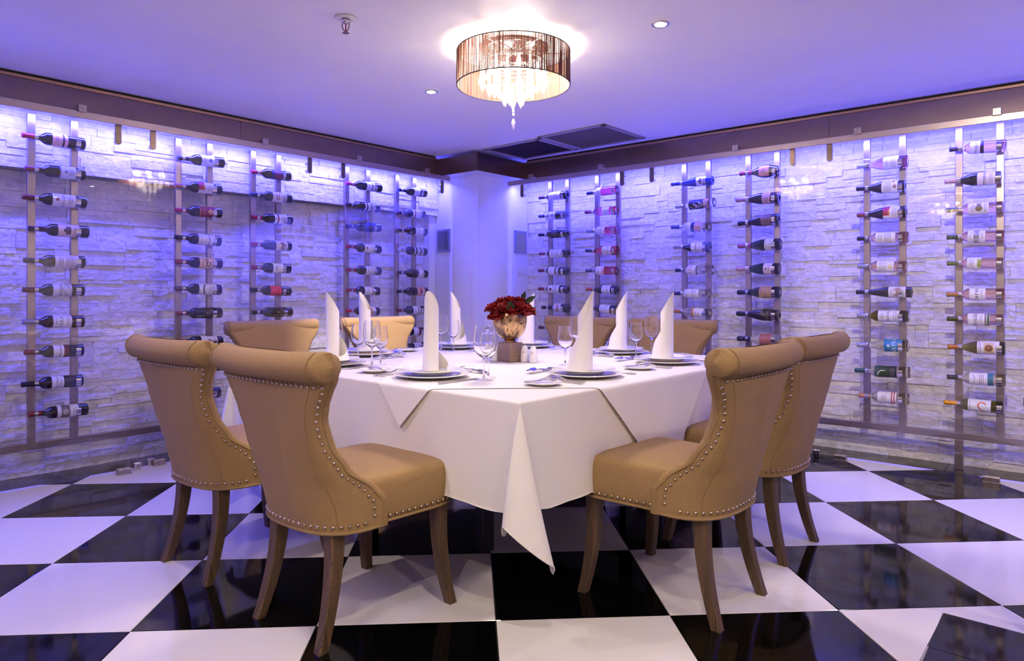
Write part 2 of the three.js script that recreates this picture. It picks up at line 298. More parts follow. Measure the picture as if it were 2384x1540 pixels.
// ------------------------------------------------------------------ steel bands, sliding rails, led strips, glass
{
  const yb = 2.185, yt = 2.340;
  function band(name, label, w, s0, s1, D, joints) {
    const g = onWall(w, name, label, 'trim', (s0 + s1) / 2, 0, D); const c = (s0 + s1) / 2; delete g.userData.category; g.userData.kind = 'structure';
    const cut = [s0, ...joints, s1];
    for (let i = 0; i + 1 < cut.length; i++) mesh('panel', box(cut[i + 1] - cut[i] - 0.002, yt - yb, 0.012, (cut[i] + cut[i + 1]) / 2 - c, (yt + yb) / 2, 0), M.fascia, g);
    mesh('backing_board', box(s1 - s0, CEIL - yb, 0.018, 0, (CEIL + yb) / 2, -0.017), M.gap, g);
    mesh('top_strip', rbox(s1 - s0, 0.018, 0.012, 0.003, 0, yt + 0.004, 0.012), M.brass, g);
    mesh('lower_lip', rbox(s1 - s0, 0.014, 0.035, 0.003, 0, yb - 0.004, 0.008), M.fascia, g);
    return g;
  }
  band('trim_1', 'brushed steel band along the top of the left wine wall', LW, -1.66, 4.225, 4.64, [-0.4, 0.9, 2.35, 3.55]);
  band('trim_2', 'brushed steel band along the top of the right wine wall', RW, -3.975, 1.66, 5.02, [-2.87, -1.3, 0.3]);
  // returns around the column
  const E1 = [-0.7705, -0.6374], E2 = [0.66, -0.7513];
  const C = [-0.3026, -5.903];
  const t3 = struct('trim_3', 'dark steel band wrapped around the head of the column');
  const g1 = box(0.517, yt - yb, 0.012); g1.applyMatrix4(new THREE.Matrix4().makeRotationY(RW.turn).setPosition(C[0] + E1[0] * 0.2585, (yt + yb) / 2, C[1] + E1[1] * 0.2585)); mesh('panel', g1, M.fascia, t3);
  const g2 = box(0.665, yt - yb, 0.012); g2.applyMatrix4(new THREE.Matrix4().makeRotationY(LW.turn).setPosition(C[0] + E2[0] * 0.3325, (yt + yb) / 2, C[1] + E2[1] * 0.3325)); mesh('panel', g2, M.fascia, t3);
  const Q = (u, v) => [C[0] + E1[0] * u + E2[0] * v, C[1] + E1[1] * u + E2[1] * v];
  mesh('soffit', prism([Q(0.008, 0.008), Q(0.008, 0.66), Q(0.51, 0.66), Q(0.51, 0.008)], yb + 0.002, yb + 0.012), M.plaster, t3);

  function rail(label, w, s0, s1, D, y) {
    const g = onWall(w, 'sliding_rail', label, 'rail', (s0 + s1) / 2, y, D);
    mesh('bar', rbox(s1 - s0, 0.045, 0.028, 0.004), M.rail, g); return g;
  }
  rail('brushed steel sliding door rail along the left wine wall', LW, -1.66, 4.33, 4.575, 2.170);
  rail('brushed steel sliding door rail along the right wine wall', RW, -4.10, 1.66, 4.905, 2.143);
  const side = { L: 'left', R: 'right' };
  const ord = ['first', 'second', 'third', 'fourth', 'fifth', 'sixth', 'seventh', 'eighth', 'ninth', 'tenth', 'eleventh'];
  const mounts = { L: [[1.336, 2.205], [2.495, 2.205], [3.309, 2.205], [4.048, 2.205]], R: [[-3.824, 2.18], [-3.073, 2.18], [-1.912, 2.18], [-1.091, 2.18], [-0.345, 2.18]] };
  for (const k of ['L', 'R']) mounts[k].forEach(([s, y], i) => {
    const w = k === 'L' ? LW : RW, D = k === 'L' ? 4.575 : 4.905;
    const g = onWall(w, 'rail_mount', `square steel standoff on the ${side[k]} rail, ${ord[i]} from left`, 'bracket', s, y, D, 'square standoffs holding the sliding rails');
    mesh('block', rbox(0.046, 0.046, 0.03, 0.004, 0, 0, 0.012), M.steel, g); mesh('bolt', new THREE.CylinderGeometry(0.012, 0.012, 0.08, 12).rotateX(Math.PI / 2).translate(0, 0, -0.03), M.steel, g);
  });
  const hangs = { L: [1.543, 1.746, 2.882, 3.185, 4.257], R: [-3.951, -2.885, -2.613, -1.517, -1.274] };
  for (const k of ['L', 'R']) hangs[k].forEach((s, i) => {
    const w = k === 'L' ? LW : RW, D = (k === 'L' ? L : R).glass - 0.012, y = k === 'L' ? 2.15 : 2.125;
    const g = onWall(w, 'glass_hanger', `bronze strap hanging glass from the ${side[k]} rail, ${ord[i]} from left`, 'hanger', s, y, D, 'bronze straps carrying the sliding glass');
    const sh = new THREE.Shape(); sh.moveTo(-0.017, 0.02); sh.lineTo(-0.017, -0.10); sh.absarc(0, -0.10, 0.017, Math.PI, 2 * Math.PI, false); sh.lineTo(0.017, 0.02); sh.closePath();
    mesh('strap', new THREE.ExtrudeGeometry(sh, { depth: 0.006, bevelEnabled: true, bevelSize: 0.0015, bevelThickness: 0.0015, bevelSegments: 1, curveSegments: 8 }), M.bronze, g);
    for (const yy of [-0.045, -0.10]) mesh('knob', new THREE.CylinderGeometry(0.014, 0.014, 0.045, 14).rotateX(Math.PI / 2).translate(0, yy, -0.018), M.chrome, g);
  });
  // led strips: a glowing tape and the light just below it
  function led(label, w, s0, s1, D, y, aimD, aimY, power, width) {
    const c = (s0 + s1) / 2, g = onWall(w, 'led_strip', label, 'light', c, y, D);
    const ang = Math.atan2(aimY, aimD);                        // aim: towards the stone and downwards
    mesh('tape', box(s1 - s0, width, 0.004).rotateX(ang), M.led, g);
    const l = new THREE.RectAreaLight(LED_COLOR, power, s1 - s0, width); l.name = 'led_light';
    const p0 = wallPos(w, c, y, D), dirD = Math.cos(ang), dirY = Math.sin(ang);
    const n = [w.nx * dirD, dirY, -w.nd * dirD];
    l.position.set(p0[0] + n[0] * 0.006, p0[1] + n[1] * 0.006, p0[2] + n[2] * 0.006); scene.add(l); l.lookAt(p0[0] + n[0], p0[1] + n[1], p0[2] + n[2]);
    return g;
  }
  led('blue led tape behind the rail of the left wine wall', LW, -1.6, 4.34, 4.655, 2.165, 0.35, -1.0, LED_POWER, 0.016);
  led('blue led tape behind the rail of the right wine wall', RW, -4.08, 1.6, 4.985, 2.145, 0.45, -1.0, LED_POWER, 0.016);
  led('thin blue led tape shining up behind the left rail', LW, -1.6, 4.0, 4.608, 2.190, -0.25, 1.0, LEDGE_POWER, 0.006);
  led('thin blue led tape shining up behind the right rail', RW, -3.8, 1.6, 4.955, 2.160, -0.25, 1.0, LEDGE_POWER, 0.006);

  const panes = [
    [LW, -1.66, 1.70, 4.613, 'clear sliding glass panel at the far left of the left wall'],
    [LW, 1.60, 3.051, 4.628, 'clear sliding glass panel in the middle of the left wall'],
    [LW, 3.056, 4.30, 4.613, 'clear glass panel of the left wall next to the column'],
    [RW, -4.02, -2.745, 4.938, 'clear glass panel of the right wall next to the column'],
    [RW, -2.75, -1.372, 4.953, 'clear sliding glass panel in the middle of the right wall'],
    [RW, -1.40, 1.66, 4.938, 'clear sliding glass panel at the far right of the right wall']];
  for (const [w, a, b, D, label] of panes) { const g = onWall(w, 'glass_screen', label, 'glass screen', (a + b) / 2, 0.004, D); mesh('pane', box(b - a, 2.13, 0.008, 0, 1.067, 0), M.pane, g); }
  // floor guides at the foot of the glass
  const guides = [[LW, -2.389, -4.173, 0.075, 'left brushed steel floor guide under left glass'], [LW, -2.289, -4.392, 0.075, 'right brushed steel floor guide under left glass beside chair'], [RW, 2.189, -4.517, 0.075, 'brushed steel floor guide under right glass, just right of chairs'], [RW, 2.815, -3.983, 0.085, 'brushed steel floor guide under right glass near photo edge']];
  for (const [w, x, z, len, label] of guides) { const g = top('floor_guide', label, 'floor guide', [x, 0, z], w.turn); mesh('shoe', rbox(len, 0.034, 0.016, 0.003, 0, 0.017, 0.014), M.steel, g); mesh('shoe', rbox(len, 0.034, 0.016, 0.003, 0, 0.017, -0.014), M.steel, g); mesh('base', rbox(len, 0.006, 0.05, 0.001, 0, 0.003, 0), M.steel, g); }
  const stops = [[LW, -2.366, -4.274, 'left chrome door stop on floor by left glass'], [LW, -2.339, -4.381, 'right chrome door stop on floor by left glass'], [RW, 2.082, -4.625, 'chrome door stop on floor by right glass behind chair']];
  for (const [w, x, z, label] of stops) { const g = top('door_stop', label, 'door stop', [x, 0, z], w.turn); mesh('block', rbox(0.042, 0.048, 0.03, 0.005, 0, 0.024, 0.012), M.chrome, g); mesh('pin', new THREE.CylinderGeometry(0.011, 0.011, 0.05, 14).rotateX(Math.PI / 2).translate(0, 0.026, 0.005), M.steel, g); }
}

// ------------------------------------------------------------------ label paper: one printed sheet, one cell per bottle
const CELL = 128, COLS = 16, sheet = document.createElement('canvas'); sheet.width = 2048; sheet.height = 1024;
const ink = sheet.getContext('2d'); ink.fillStyle = '#fff'; ink.fillRect(0, 0, 2048, 1024);
function printLabel(n, bg, style, text) {
  const x = n % COLS * CELL, y = Math.floor(n / COLS) * CELL, c = ink; c.save(); c.beginPath(); c.rect(x, y, CELL, CELL); c.clip(); c.translate(x, y);
  c.fillStyle = bg; c.fillRect(0, 0, CELL, CELL);
  const dark = parseInt(bg.slice(1, 3), 16) + parseInt(bg.slice(3, 5), 16) < 240, fg = dark ? '#c8b078' : '#4a4450';
  const lines = (y0, k, w = 0.5) => { c.fillStyle = fg; c.globalAlpha = 0.6; for (let i = 0; i < k; i++) { const l = CELL * w * rr(0.6, 1); c.fillRect((CELL - l) / 2, y0 + i * 9, l, 3); } c.globalAlpha = 1; };
  const words = (t, yy, size, col = fg, font = 'serif') => { c.fillStyle = col; c.font = `bold ${size}px ${font}`; c.textAlign = 'center'; c.fillText(t, CELL / 2, yy); };
  const disc = (yy, r, col) => { c.fillStyle = col; c.beginPath(); c.arc(CELL / 2, yy, r, 0, 7); c.fill(); };
  switch (style) {
    case 'gap': lines(30, 3); c.fillStyle = '#10080c'; c.fillRect(0, 84, CELL, 14); lines(106, 1, 0.4); break;
    case 'shape': c.fillStyle = '#9a8a8a'; c.fillRect(0, 0, CELL, 14); disc(50, 12, '#8c8c9c'); lines(76, 4); break;
    case 'crest': disc(28, 9, '#8a2438'); lines(86, 3); break;
    case 'crest2': disc(84, 16, '#8088b0'); lines(24, 3); break;
    case 'crest3': disc(64, 20, '#9a8a9c'); disc(64, 10, '#c8c0cc'); lines(96, 2); break;
    case 'house': c.fillStyle = '#5c4a50'; c.fillRect(36, 46, 56, 30); c.fillRect(52, 34, 22, 14); lines(90, 3); break;
    case 'wave': c.strokeStyle = '#8a8a98'; c.lineWidth = 3; for (let k = 0; k < 5; k++) { c.beginPath(); for (let i = 0; i <= CELL; i += 8) c.lineTo(i, 78 + k * 9 + 8 * Math.sin(i / 14 + k)); c.stroke(); } break;
    case 'redband': if (!text) lines(60, 3); c.fillStyle = '#6a1424'; c.fillRect(0, 88, CELL, 40); break;
    case 'script': case 'script2': c.strokeStyle = '#302830'; c.lineWidth = 4; if (!text) { c.beginPath(); for (let i = 20; i < 108; i += 3) c.lineTo(i, 56 + 10 * Math.sin(i / 5) * Math.sin(i / 17)); c.stroke(); } lines(86, 3); break;
    case 'portrait': c.fillStyle = '#6c6468'; c.fillRect(0, 26, CELL, 50); disc(50, 18, '#b0a8a8'); lines(92, 3); break;
    case 'redtop': c.fillStyle = '#b03048'; c.fillRect(44, 0, 84, 52); c.fillStyle = '#d88030'; c.fillRect(44, 40, 50, 12); lines(70, 5); break;
    case 'diamond': c.strokeStyle = '#d8a870'; c.lineWidth = 4; c.strokeRect(8, 8, 112, 112); c.fillStyle = '#d8a870'; c.beginPath(); c.moveTo(64, 58); c.lineTo(90, 80); c.lineTo(64, 102); c.lineTo(38, 80); c.fill(); lines(24, 3, 0.7); break;
    case 'dots': c.fillStyle = '#201c20'; for (let i = 0; i < 6; i++) c.fillRect(18 + i * 16, 78, 8, 10); c.strokeStyle = '#a8a0a4'; c.lineWidth = 3; c.strokeRect(44, 26, 40, 34); break;
    case 'scene': c.strokeStyle = '#2c2420'; c.lineWidth = 8; c.beginPath(); c.arc(54, 70, 16, 0.5, 5); c.arc(80, 62, 12, 3, 7); c.stroke(); lines(20, 2); lines(100, 2); break;
    case 'swirl': c.strokeStyle = '#383038'; c.lineWidth = 9; c.beginPath(); c.moveTo(24, 48); c.quadraticCurveTo(64, 20, 104, 46); c.stroke(); lines(70, 4); break;
    case 'gold': disc(40, 8, '#b08a60'); lines(60, 4, 0.7); break;
    case 'redglow': c.fillStyle = '#6a1c3c'; c.fillRect(14, 24, 76, 70); break;
    case 'boat': c.strokeStyle = '#402830'; c.lineWidth = 6; c.beginPath(); c.moveTo(30, 46); c.lineTo(96, 30); c.stroke(); c.fillStyle = '#a04838'; c.fillRect(34, 54, 60, 8); lines(80, 4); break;
    case 'redstripe': c.fillStyle = '#8a3040'; c.fillRect(0, 30, CELL, 14); lines(64, 4); break;
    case 'castle': c.fillStyle = '#a88078'; c.fillRect(28, 56, 72, 34); c.fillRect(38, 40, 12, 18); c.fillRect(78, 40, 12, 18); lines(18, 2); lines(102, 2); break;
    case 'emblem': c.strokeStyle = '#30283c'; c.lineWidth = 5; c.beginPath(); c.moveTo(46, 50); c.lineTo(64, 24); c.lineTo(82, 50); c.closePath(); c.stroke(); lines(72, 2, 0.7); break;
    case 'plain': lines(58, 1, 0.4); break;
    case 'plainw': break;
    case 'stripeband': c.fillStyle = '#14101c'; c.fillRect(0, 22, CELL, 20); c.fillRect(0, 86, CELL, 16); lines(56, 3); break;
    case 'redlines': lines(30, 4); c.fillStyle = '#b04850'; c.fillRect(0, 92, CELL, 7); c.fillRect(0, 108, CELL, 7); break;
    case 'picture': c.fillStyle = '#a83828'; c.fillRect(44, 40, 50, 50); c.fillStyle = '#e8d0b0'; c.fillRect(22, 90, 84, 24); break;
    case 'picture2': c.fillStyle = '#8a5a9a'; for (let i = 0; i < 14; i++) { c.globalAlpha = 0.5; c.fillRect(rr(0, 100), rr(0, 110), rr(14, 40), 7); } c.globalAlpha = 1; break;
    case 'seal': disc(34, 15, '#7a1c30'); lines(60, 5, 0.7); break;
    case 'seal2': lines(24, 6, 0.8); disc(104, 13, '#a07858'); c.fillStyle = '#b04060'; c.fillRect(96, 84, 32, 12); break;
    case 'loops': c.strokeStyle = '#e0dcec'; c.lineWidth = 5; for (const [a, b] of [[44, 34], [64, 54], [52, 66]]) { c.beginPath(); c.arc(a, b, 20, 0, 5); c.stroke(); } c.fillStyle = '#c89078'; c.fillRect(0, 92, CELL, 36); break;
    case 'windowgap': lines(16, 3); c.fillStyle = '#1c2050'; c.fillRect(0, 54, CELL, 24); c.fillStyle = '#d8a890'; c.fillRect(0, 80, CELL, 48); break;
    case 'orange': c.fillStyle = '#d8902c'; c.fillRect(0, 0, CELL, 22); c.strokeStyle = '#b85848'; c.lineWidth = 5; c.beginPath(); c.arc(58, 60, 18, 1, 6); c.stroke(); break;
    case 'oval': c.fillStyle = '#c87868'; lines(44, 5, 0.6); break;
    case 'dot': disc(40, 9, '#502838'); lines(66, 4); break;
    case 'yellowseal': lines(20, 6, 0.8); disc(100, 15, '#d0b860'); disc(100, 8, '#f0e8d0'); break;
    case 'num': words(text, 60, 50, '#a8605c', 'serif'); lines(82, 3); c.fillStyle = '#202040'; c.fillRect(0, 112, CELL, 16); break;
    case 'num2': disc(34, 10, '#d8dce0'); words(text, 82, 36, '#cfe4f0', 'serif'); lines(98, 2); break;
    case 'num3': words(text, 70, 40, '#5c3c40', 'serif'); lines(90, 2); break;
    case 'greenleaf': c.strokeStyle = '#d0d8c0'; c.lineWidth = 6; c.beginPath(); c.moveTo(40, 20); c.quadraticCurveTo(84, 30, 74, 62); c.stroke(); c.fillStyle = '#1c2438'; c.fillRect(0, 84, CELL, 44); lines(92, 3, 0.7); break;
    case 'blackband': c.fillStyle = '#14101a'; c.fillRect(0, 96, CELL, 32); c.fillStyle = '#b03840'; c.fillRect(0, 92, CELL, 4); lines(66, 2); break;
    case 'medal': c.fillStyle = '#8a7448'; c.fillRect(50, 56, 52, 24); disc(68, 22, '#8a7448'); lines(22, 3); lines(100, 2); break;
    case 'spiral': c.fillStyle = '#8c8894'; c.fillRect(0, 44, CELL, 40); c.strokeStyle = '#e4e0e4'; c.lineWidth = 5; for (const a of [34, 90]) { c.beginPath(); c.arc(a, 64, 13, 0, 6); c.stroke(); } lines(16, 2); lines(98, 2); break;
    case 'greensq': lines(24, 5, 0.7); c.fillStyle = '#9aa848'; c.fillRect(34, 92, 60, 36); break;
    case 'greenstripe': words(text, 56, 30, '#6a6468', 'serif'); lines(72, 2); c.fillStyle = '#8a7a80'; c.fillRect(0, 98, CELL, 10); c.fillStyle = '#3c6a38'; c.fillRect(0, 112, CELL, 12); break;
    case 'nut': c.fillStyle = '#d8bc88'; c.fillRect(26, 40, 76, 56); disc(68, 22, '#7a4a24'); disc(64, 12, '#a86c34'); lines(12, 2, 0.8); lines(104, 2); break;
    case 'bluestripe': c.strokeStyle = '#a8a4b0'; c.lineWidth = 4; c.beginPath(); c.moveTo(20, 20); c.quadraticCurveTo(70, 40, 100, 18); c.stroke(); lines(54, 3, 0.6); c.fillStyle = '#3c7890'; c.fillRect(0, 96, CELL, 32); break;
    case 'roo': c.strokeStyle = '#d86838'; c.lineWidth = 8; c.beginPath(); c.moveTo(24, 96); c.quadraticCurveTo(58, 40, 88, 66); c.quadraticCurveTo(100, 84, 78, 98); c.stroke(); lines(12, 1, 0.6); break;
    default: if (text) { lines(92, 3, 0.6); lines(20, 2, 0.4); } else { lines(22, 3, 0.6); lines(60, 5, 0.75); }
  }
  if (text && !/^num|greenstripe/.test(style)) words(text, style === 'script2' ? 62 : 66, text.length > 8 ? 17 : text.length > 6 ? 20 : 30);
  c.restore();
}
const BOTTLES = {
  L1: [
    [1.068,2.022,1.386,2.018,"B","k","#b02a3c",0.3,0.55,"#e9b9a0","gap",""],
    [1.084,1.833,1.386,1.834,"B","k","#7a2a3a",0.18,0.46,"#dcdcec","shape",""],
    [1.070,1.667,1.392,1.663,"B","k","#6a1626",0.19,0.56,"#e6e4ea","crest","LUIS CAÑAS"],
    [1.098,1.487,1.405,1.485,"B","k","#3a1030",0.18,0.54,"#e8d2c8","house",""],
    [1.076,1.302,1.385,1.301,"B","k","#2a1020",0.12,0.52,"#e4d8de","lines",""],
    [1.072,1.132,1.381,1.130,"B","k","#5a1424",0.23,0.54,"#dedcea","wave","RODA"],
    [1.072,0.947,1.381,0.941,"B","k","#8a8a96",0.23,0.54,"#dedcea","lines","SELA"],
    [1.079,0.770,1.377,0.766,"B","k","#7a1a28",0.28,0.54,"#e4dee0","redband","ARDANZA"],
    [1.066,0.586,1.374,0.583,"B","k","#141420",0.34,0.54,"#dcdcea","script",""],
    [1.095,0.410,1.400,0.405,"B","k","#7a1a28",0.18,0.54,"#d8d8e0","portrait",""]
  ],
  L2: [
    [1.937,2.022,2.249,2.031,"B","k","#1c1c30",0.24,0.53,"#e4e4f0","crest2",""],
    [1.921,1.835,2.230,1.840,"B","k","#8a4a50",0.2,0.54,"#e6e2ea","redtop",""],
    [1.921,1.671,2.230,1.676,"B","k","#a01c34",0.14,0.52,"#8a1428","diamond",""],
    [1.917,1.489,2.225,1.477,"B","k","#181420",0.16,0.53,"#e6e2e2","dots",""],
    [1.921,1.325,2.232,1.320,"B","k","#8a2c20",0.17,0.52,"#e8c8a0","scene",""],
    [1.917,1.146,2.227,1.137,"B","k","#5a4a48",0.13,0.52,"#e2e0e6","swirl",""],
    [1.925,0.977,2.232,0.976,"B","k","#801824",0.16,0.44,"#1a1420","gold",""],
    [1.924,0.791,2.236,0.774,"B","k","#801824",0.14,0.5,"#e2dfe8","crest3",""],
    [1.921,0.625,2.226,0.604,"B","k","#701824",0.2,0.5,"#e2dfe8","lines",""],
    [1.916,0.439,2.221,0.417,"B","k","#701824",0.2,0.5,"#e2dfe8","lines",""]
  ],
  L3: [
    [2.456,2.000,2.765,2.002,"B","k","#b02040",0.17,0.52,"#20206a","redglow",""],
    [2.460,1.834,2.772,1.834,"B","k","#14143a",0.17,0.52,"#e8e0e2","boat",""],
    [2.459,1.669,2.778,1.671,"B","k","#a01c40",0.16,0.48,"#e8e4ea","redstripe",""],
    [2.457,1.471,2.768,1.469,"B","k","#a01c34",0.13,0.42,"#e4dcd8","castle",""],
    [2.460,1.303,2.764,1.298,"B","k","#981c38",0.22,0.5,"#ecebf0","emblem",""],
    [2.449,1.138,2.765,1.127,"B","k","#0c0c14",0.27,0.55,"#d01c38","plain",""],
    [2.459,0.974,2.777,0.969,"B","k","#101020",0.15,0.5,"#14141c","gold",""]
  ],
  L4: [
    [3.272,2.016,3.624,2.014,"B","k","#b02a60",0.24,0.47,"#e4e2f2","gap",""],
    [3.287,1.842,3.599,1.838,"B","k","#301020",0.22,0.5,"#e4e2ea","stripeband",""],
    [3.280,1.663,3.614,1.672,"B","k","#14143c",0.16,0.48,"#1c2478","gold",""],
    [3.278,1.499,3.616,1.488,"B","k","#b01c38",0.2,0.53,"#e8e6ec","crest",""],
    [3.287,1.307,3.616,1.303,"B","k","#981c34",0.18,0.5,"#e8e6ec","lines",""],
    [3.287,1.140,3.601,1.130,"B","k","#981c34",0.2,0.52,"#e8e6ec","redlines",""],
    [3.275,0.971,3.597,0.958,"B","k","#981c34",0.14,0.5,"#e0cccc","castle",""]
  ],
  L5: [
    [3.822,2.025,4.132,2.026,"B","k","#10103a",0.28,0.5,"#e8e6f4","lines",""],
    [3.808,1.826,4.110,1.831,"B","k","#14143c",0.17,0.5,"#e8e6ec","redstripe",""],
    [3.829,1.671,4.136,1.673,"B","k","#14142c",0.16,0.47,"#e8e6ec","script",""],
    [3.822,1.498,4.132,1.491,"B","k","#c8c8dc",0.17,0.5,"#d8d8e8","stripeband",""],
    [3.815,1.298,4.142,1.289,"B","k","#10101c",0.17,0.36,"#e4e0e4","plainw",""],
    [3.811,1.131,4.147,1.129,"B","k","#14141c",0.14,0.4,"#d8a088","picture",""],
    [3.808,0.961,4.132,0.964,"B","k","#701c28",0.26,0.52,"#e4e2ea","gap",""],
    [3.808,0.775,4.132,0.768,"B","k","#701c28",0.24,0.5,"#dcd8e8","redband",""],
    [3.808,0.624,4.122,0.637,"B","k","#701c28",0.18,0.46,"#dcd8e8","lines",""]
  ],
  R1: [
    [-3.832,2.002,-3.508,2.003,"B","k","#5a2048",0.2,0.6,"#e4dcec","lines",""],
    [-3.832,1.830,-3.511,1.823,"B","k","#14145a",0.36,0.64,"#e4e2f0","crest2",""],
    [-3.836,1.657,-3.508,1.654,"B","k","#10103a",0.28,0.52,"#20203c","gold",""],
    [-3.827,1.481,-3.501,1.474,"B","k","#8a3a4a",0.18,0.58,"#e6e6f2","lines",""],
    [-3.837,1.326,-3.504,1.313,"B","k","#701c28",0.27,0.6,"#e0deec","gap",""],
    [-3.837,1.155,-3.501,1.148,"B","k","#801c28",0.25,0.62,"#e4e2ee","seal",""],
    [-3.799,0.982,-3.497,0.980,"G","k","#14142c",0.22,0.5,"#d8d0e0","castle",""],
    [-3.832,0.796,-3.503,0.786,"B","k","#601c38",0.25,0.6,"#e4e2ee","lines",""],
    [-3.834,0.647,-3.503,0.639,"G","k","#101018",0.2,0.55,"#e4e2ee","lines",""]
  ],
  R2: [
    [-3.301,1.994,-2.996,1.997,"B","p","#14145a",0.48,0.7,"#e4dcec","lines",""],
    [-3.319,1.828,-3.007,1.822,"B","p","#801c48",0.17,0.4,"#e4dcec","script",""],
    [-3.301,1.661,-2.983,1.651,"B","p","#7a7a98",0.38,0.68,"#e4dcec","lines",""],
    [-3.314,1.489,-2.992,1.478,"G","p","#48486a",0.15,0.42,"#e4e2ee","lines",""],
    [-3.310,1.314,-2.996,1.306,"B","p","#5a5a78",0.37,0.64,"#e6e4ee","redlines",""],
    [-3.307,1.150,-2.992,1.141,"G","k","#c05c40",0.17,0.44,"#e4e2f0","lines",""],
    [-3.305,0.989,-3.002,0.968,"G","k","#181824",0.17,0.5,"#e4e2f0","lines",""],
    [-3.305,0.792,-3.000,0.773,"G","k","#181824",0.17,0.5,"#e4e2f0","lines",""],
    [-3.305,0.671,-3.009,0.656,"G","k","#181824",0.2,0.55,"#e4e2f0","lines",""]
  ],
  R3: [
    [-2.493,1.990,-2.145,1.987,"F","u","#1c1c78",0.14,0.36,"#e4e0ee","house",""],
    [-2.455,1.805,-2.131,1.815,"B","w","#a8a8c4",0.12,0.62,"#16142c","loops",""],
    [-2.493,1.644,-2.164,1.628,"B","w","#1c2050",0.2,0.64,"#e6e2ea","windowgap",""],
    [-2.473,1.484,-2.164,1.475,"G","k","#a898b0",0.18,0.48,"#e8e2e6","script","Juno"],
    [-2.456,1.298,-2.144,1.293,"B","w","#1c2440",0.38,0.64,"#eeeaf0","num","120"],
    [-2.482,1.112,-2.165,1.109,"B","w","#14182c",0.26,0.64,"#eeeaf0","lines",""],
    [-2.472,0.970,-2.162,0.957,"B","w","#c88018",0.16,0.46,"#eae6ec","orange",""],
    [-2.479,0.630,-2.169,0.621,"B","w","#1c2440",0.3,0.6,"#eeeaf0","lines",""]
  ],
  R4: [
    [-1.933,2.012,-1.648,2.007,"J","k","#8a1c50",0.2,0.46,"#d89080","oval",""],
    [-1.961,1.817,-1.641,1.807,"C","k","#b08a9a",0.18,0.36,"#d8b0a8","lines",""],
    [-1.945,1.637,-1.644,1.654,"C","k","#0c0c1c",0.17,0.4,"#8a6a58","lines",""],
    [-1.945,1.468,-1.631,1.469,"C","g","#a05070",0.14,0.34,"#d8dcd4","lines",""],
    [-1.955,1.295,-1.639,1.291,"C","g","#c89aa0",0.14,0.34,"#d8c8cc","dot",""],
    [-1.950,1.119,-1.635,1.120,"C","g","#141418",0.17,0.45,"#b08a50","picture2",""],
    [-1.957,0.960,-1.640,0.951,"C","k","#0c0c18",0.15,0.4,"#101020","gold",""],
    [-1.950,0.771,-1.637,0.771,"C","f","#3a2a48",0.17,0.44,"#b06a58","picture2",""]
  ],
  R5: [
    [-1.126,1.970,-0.826,1.970,"G","q","#b8b8d4",0.16,0.46,"#ece8f0","lines",""],
    [-1.130,1.819,-0.839,1.808,"G","k","#181424",0.14,0.46,"#ece8f0","seal2",""],
    [-1.126,1.641,-0.833,1.641,"G","k","#8a4a48",0.12,0.45,"#ece6ea","redtop",""],
    [-1.125,1.482,-0.822,1.476,"B","r","#2c2c24",0.24,0.62,"#e8e4e8","lines",""],
    [-1.123,1.295,-0.833,1.285,"B","r","#9a9aa8",0.24,0.58,"#ece8ec","yellowseal",""],
    [-1.132,1.120,-0.801,1.119,"F","k","#0c0c14",0.1,0.4,"#dcd8dc","castle",""],
    [-1.125,0.962,-0.821,0.962,"B","o","#9a9aa0",0.16,0.57,"#e4e2ea","lines","CALITERRA"],
    [-1.125,0.763,-0.824,0.771,"G","w","#a8a8c0",0.1,0.45,"#1c7ab0","num2","MATUA"],
    [-1.140,0.590,-0.814,0.598,"B","w","#1c4a20",0.22,0.62,"#2c4420","greenleaf",""],
    [-1.117,0.422,-0.819,0.425,"B","w","#c08a50",0.23,0.6,"#ece6ea","redlines",""]
  ],
  R6: [
    [-0.597,2.014,-0.307,2.000,"B","r","#40303c",0.38,0.62,"#ece8ee","blackband","TINEDO"],
    [-0.622,1.815,-0.332,1.809,"G","k","#c8a0a0",0.1,0.41,"#e6d8da","script2","Protos"],
    [-0.614,1.633,-0.324,1.629,"B","r","#1c2c18",0.24,0.6,"#ece8ec","medal",""],
    [-0.611,1.464,-0.317,1.456,"B","r","#3c4a14",0.32,0.62,"#ece8ec","spiral",""],
    [-0.610,1.300,-0.322,1.291,"B","r","#5a6a14",0.38,0.63,"#ece8ec","greensq",""],
    [-0.612,1.105,-0.315,1.106,"B","r","#b07830",0.32,0.59,"#ece8ec","num3","Careo"],
    [-0.610,0.952,-0.320,0.950,"B","r","#4a5414",0.24,0.62,"#ece8ec","greenstripe","Moulin"],
    [-0.606,0.776,-0.314,0.780,"G","o","#c07830",0.09,0.47,"#e8e2e2","nut",""],
    [-0.610,0.586,-0.311,0.588,"B","w","#0c0c10",0.2,0.6,"#ece8ec","bluestripe",""],
    [-0.627,0.426,-0.322,0.421,"B","o","#e8a010",0.2,0.58,"#eceaec","roo",""]
  ],
};

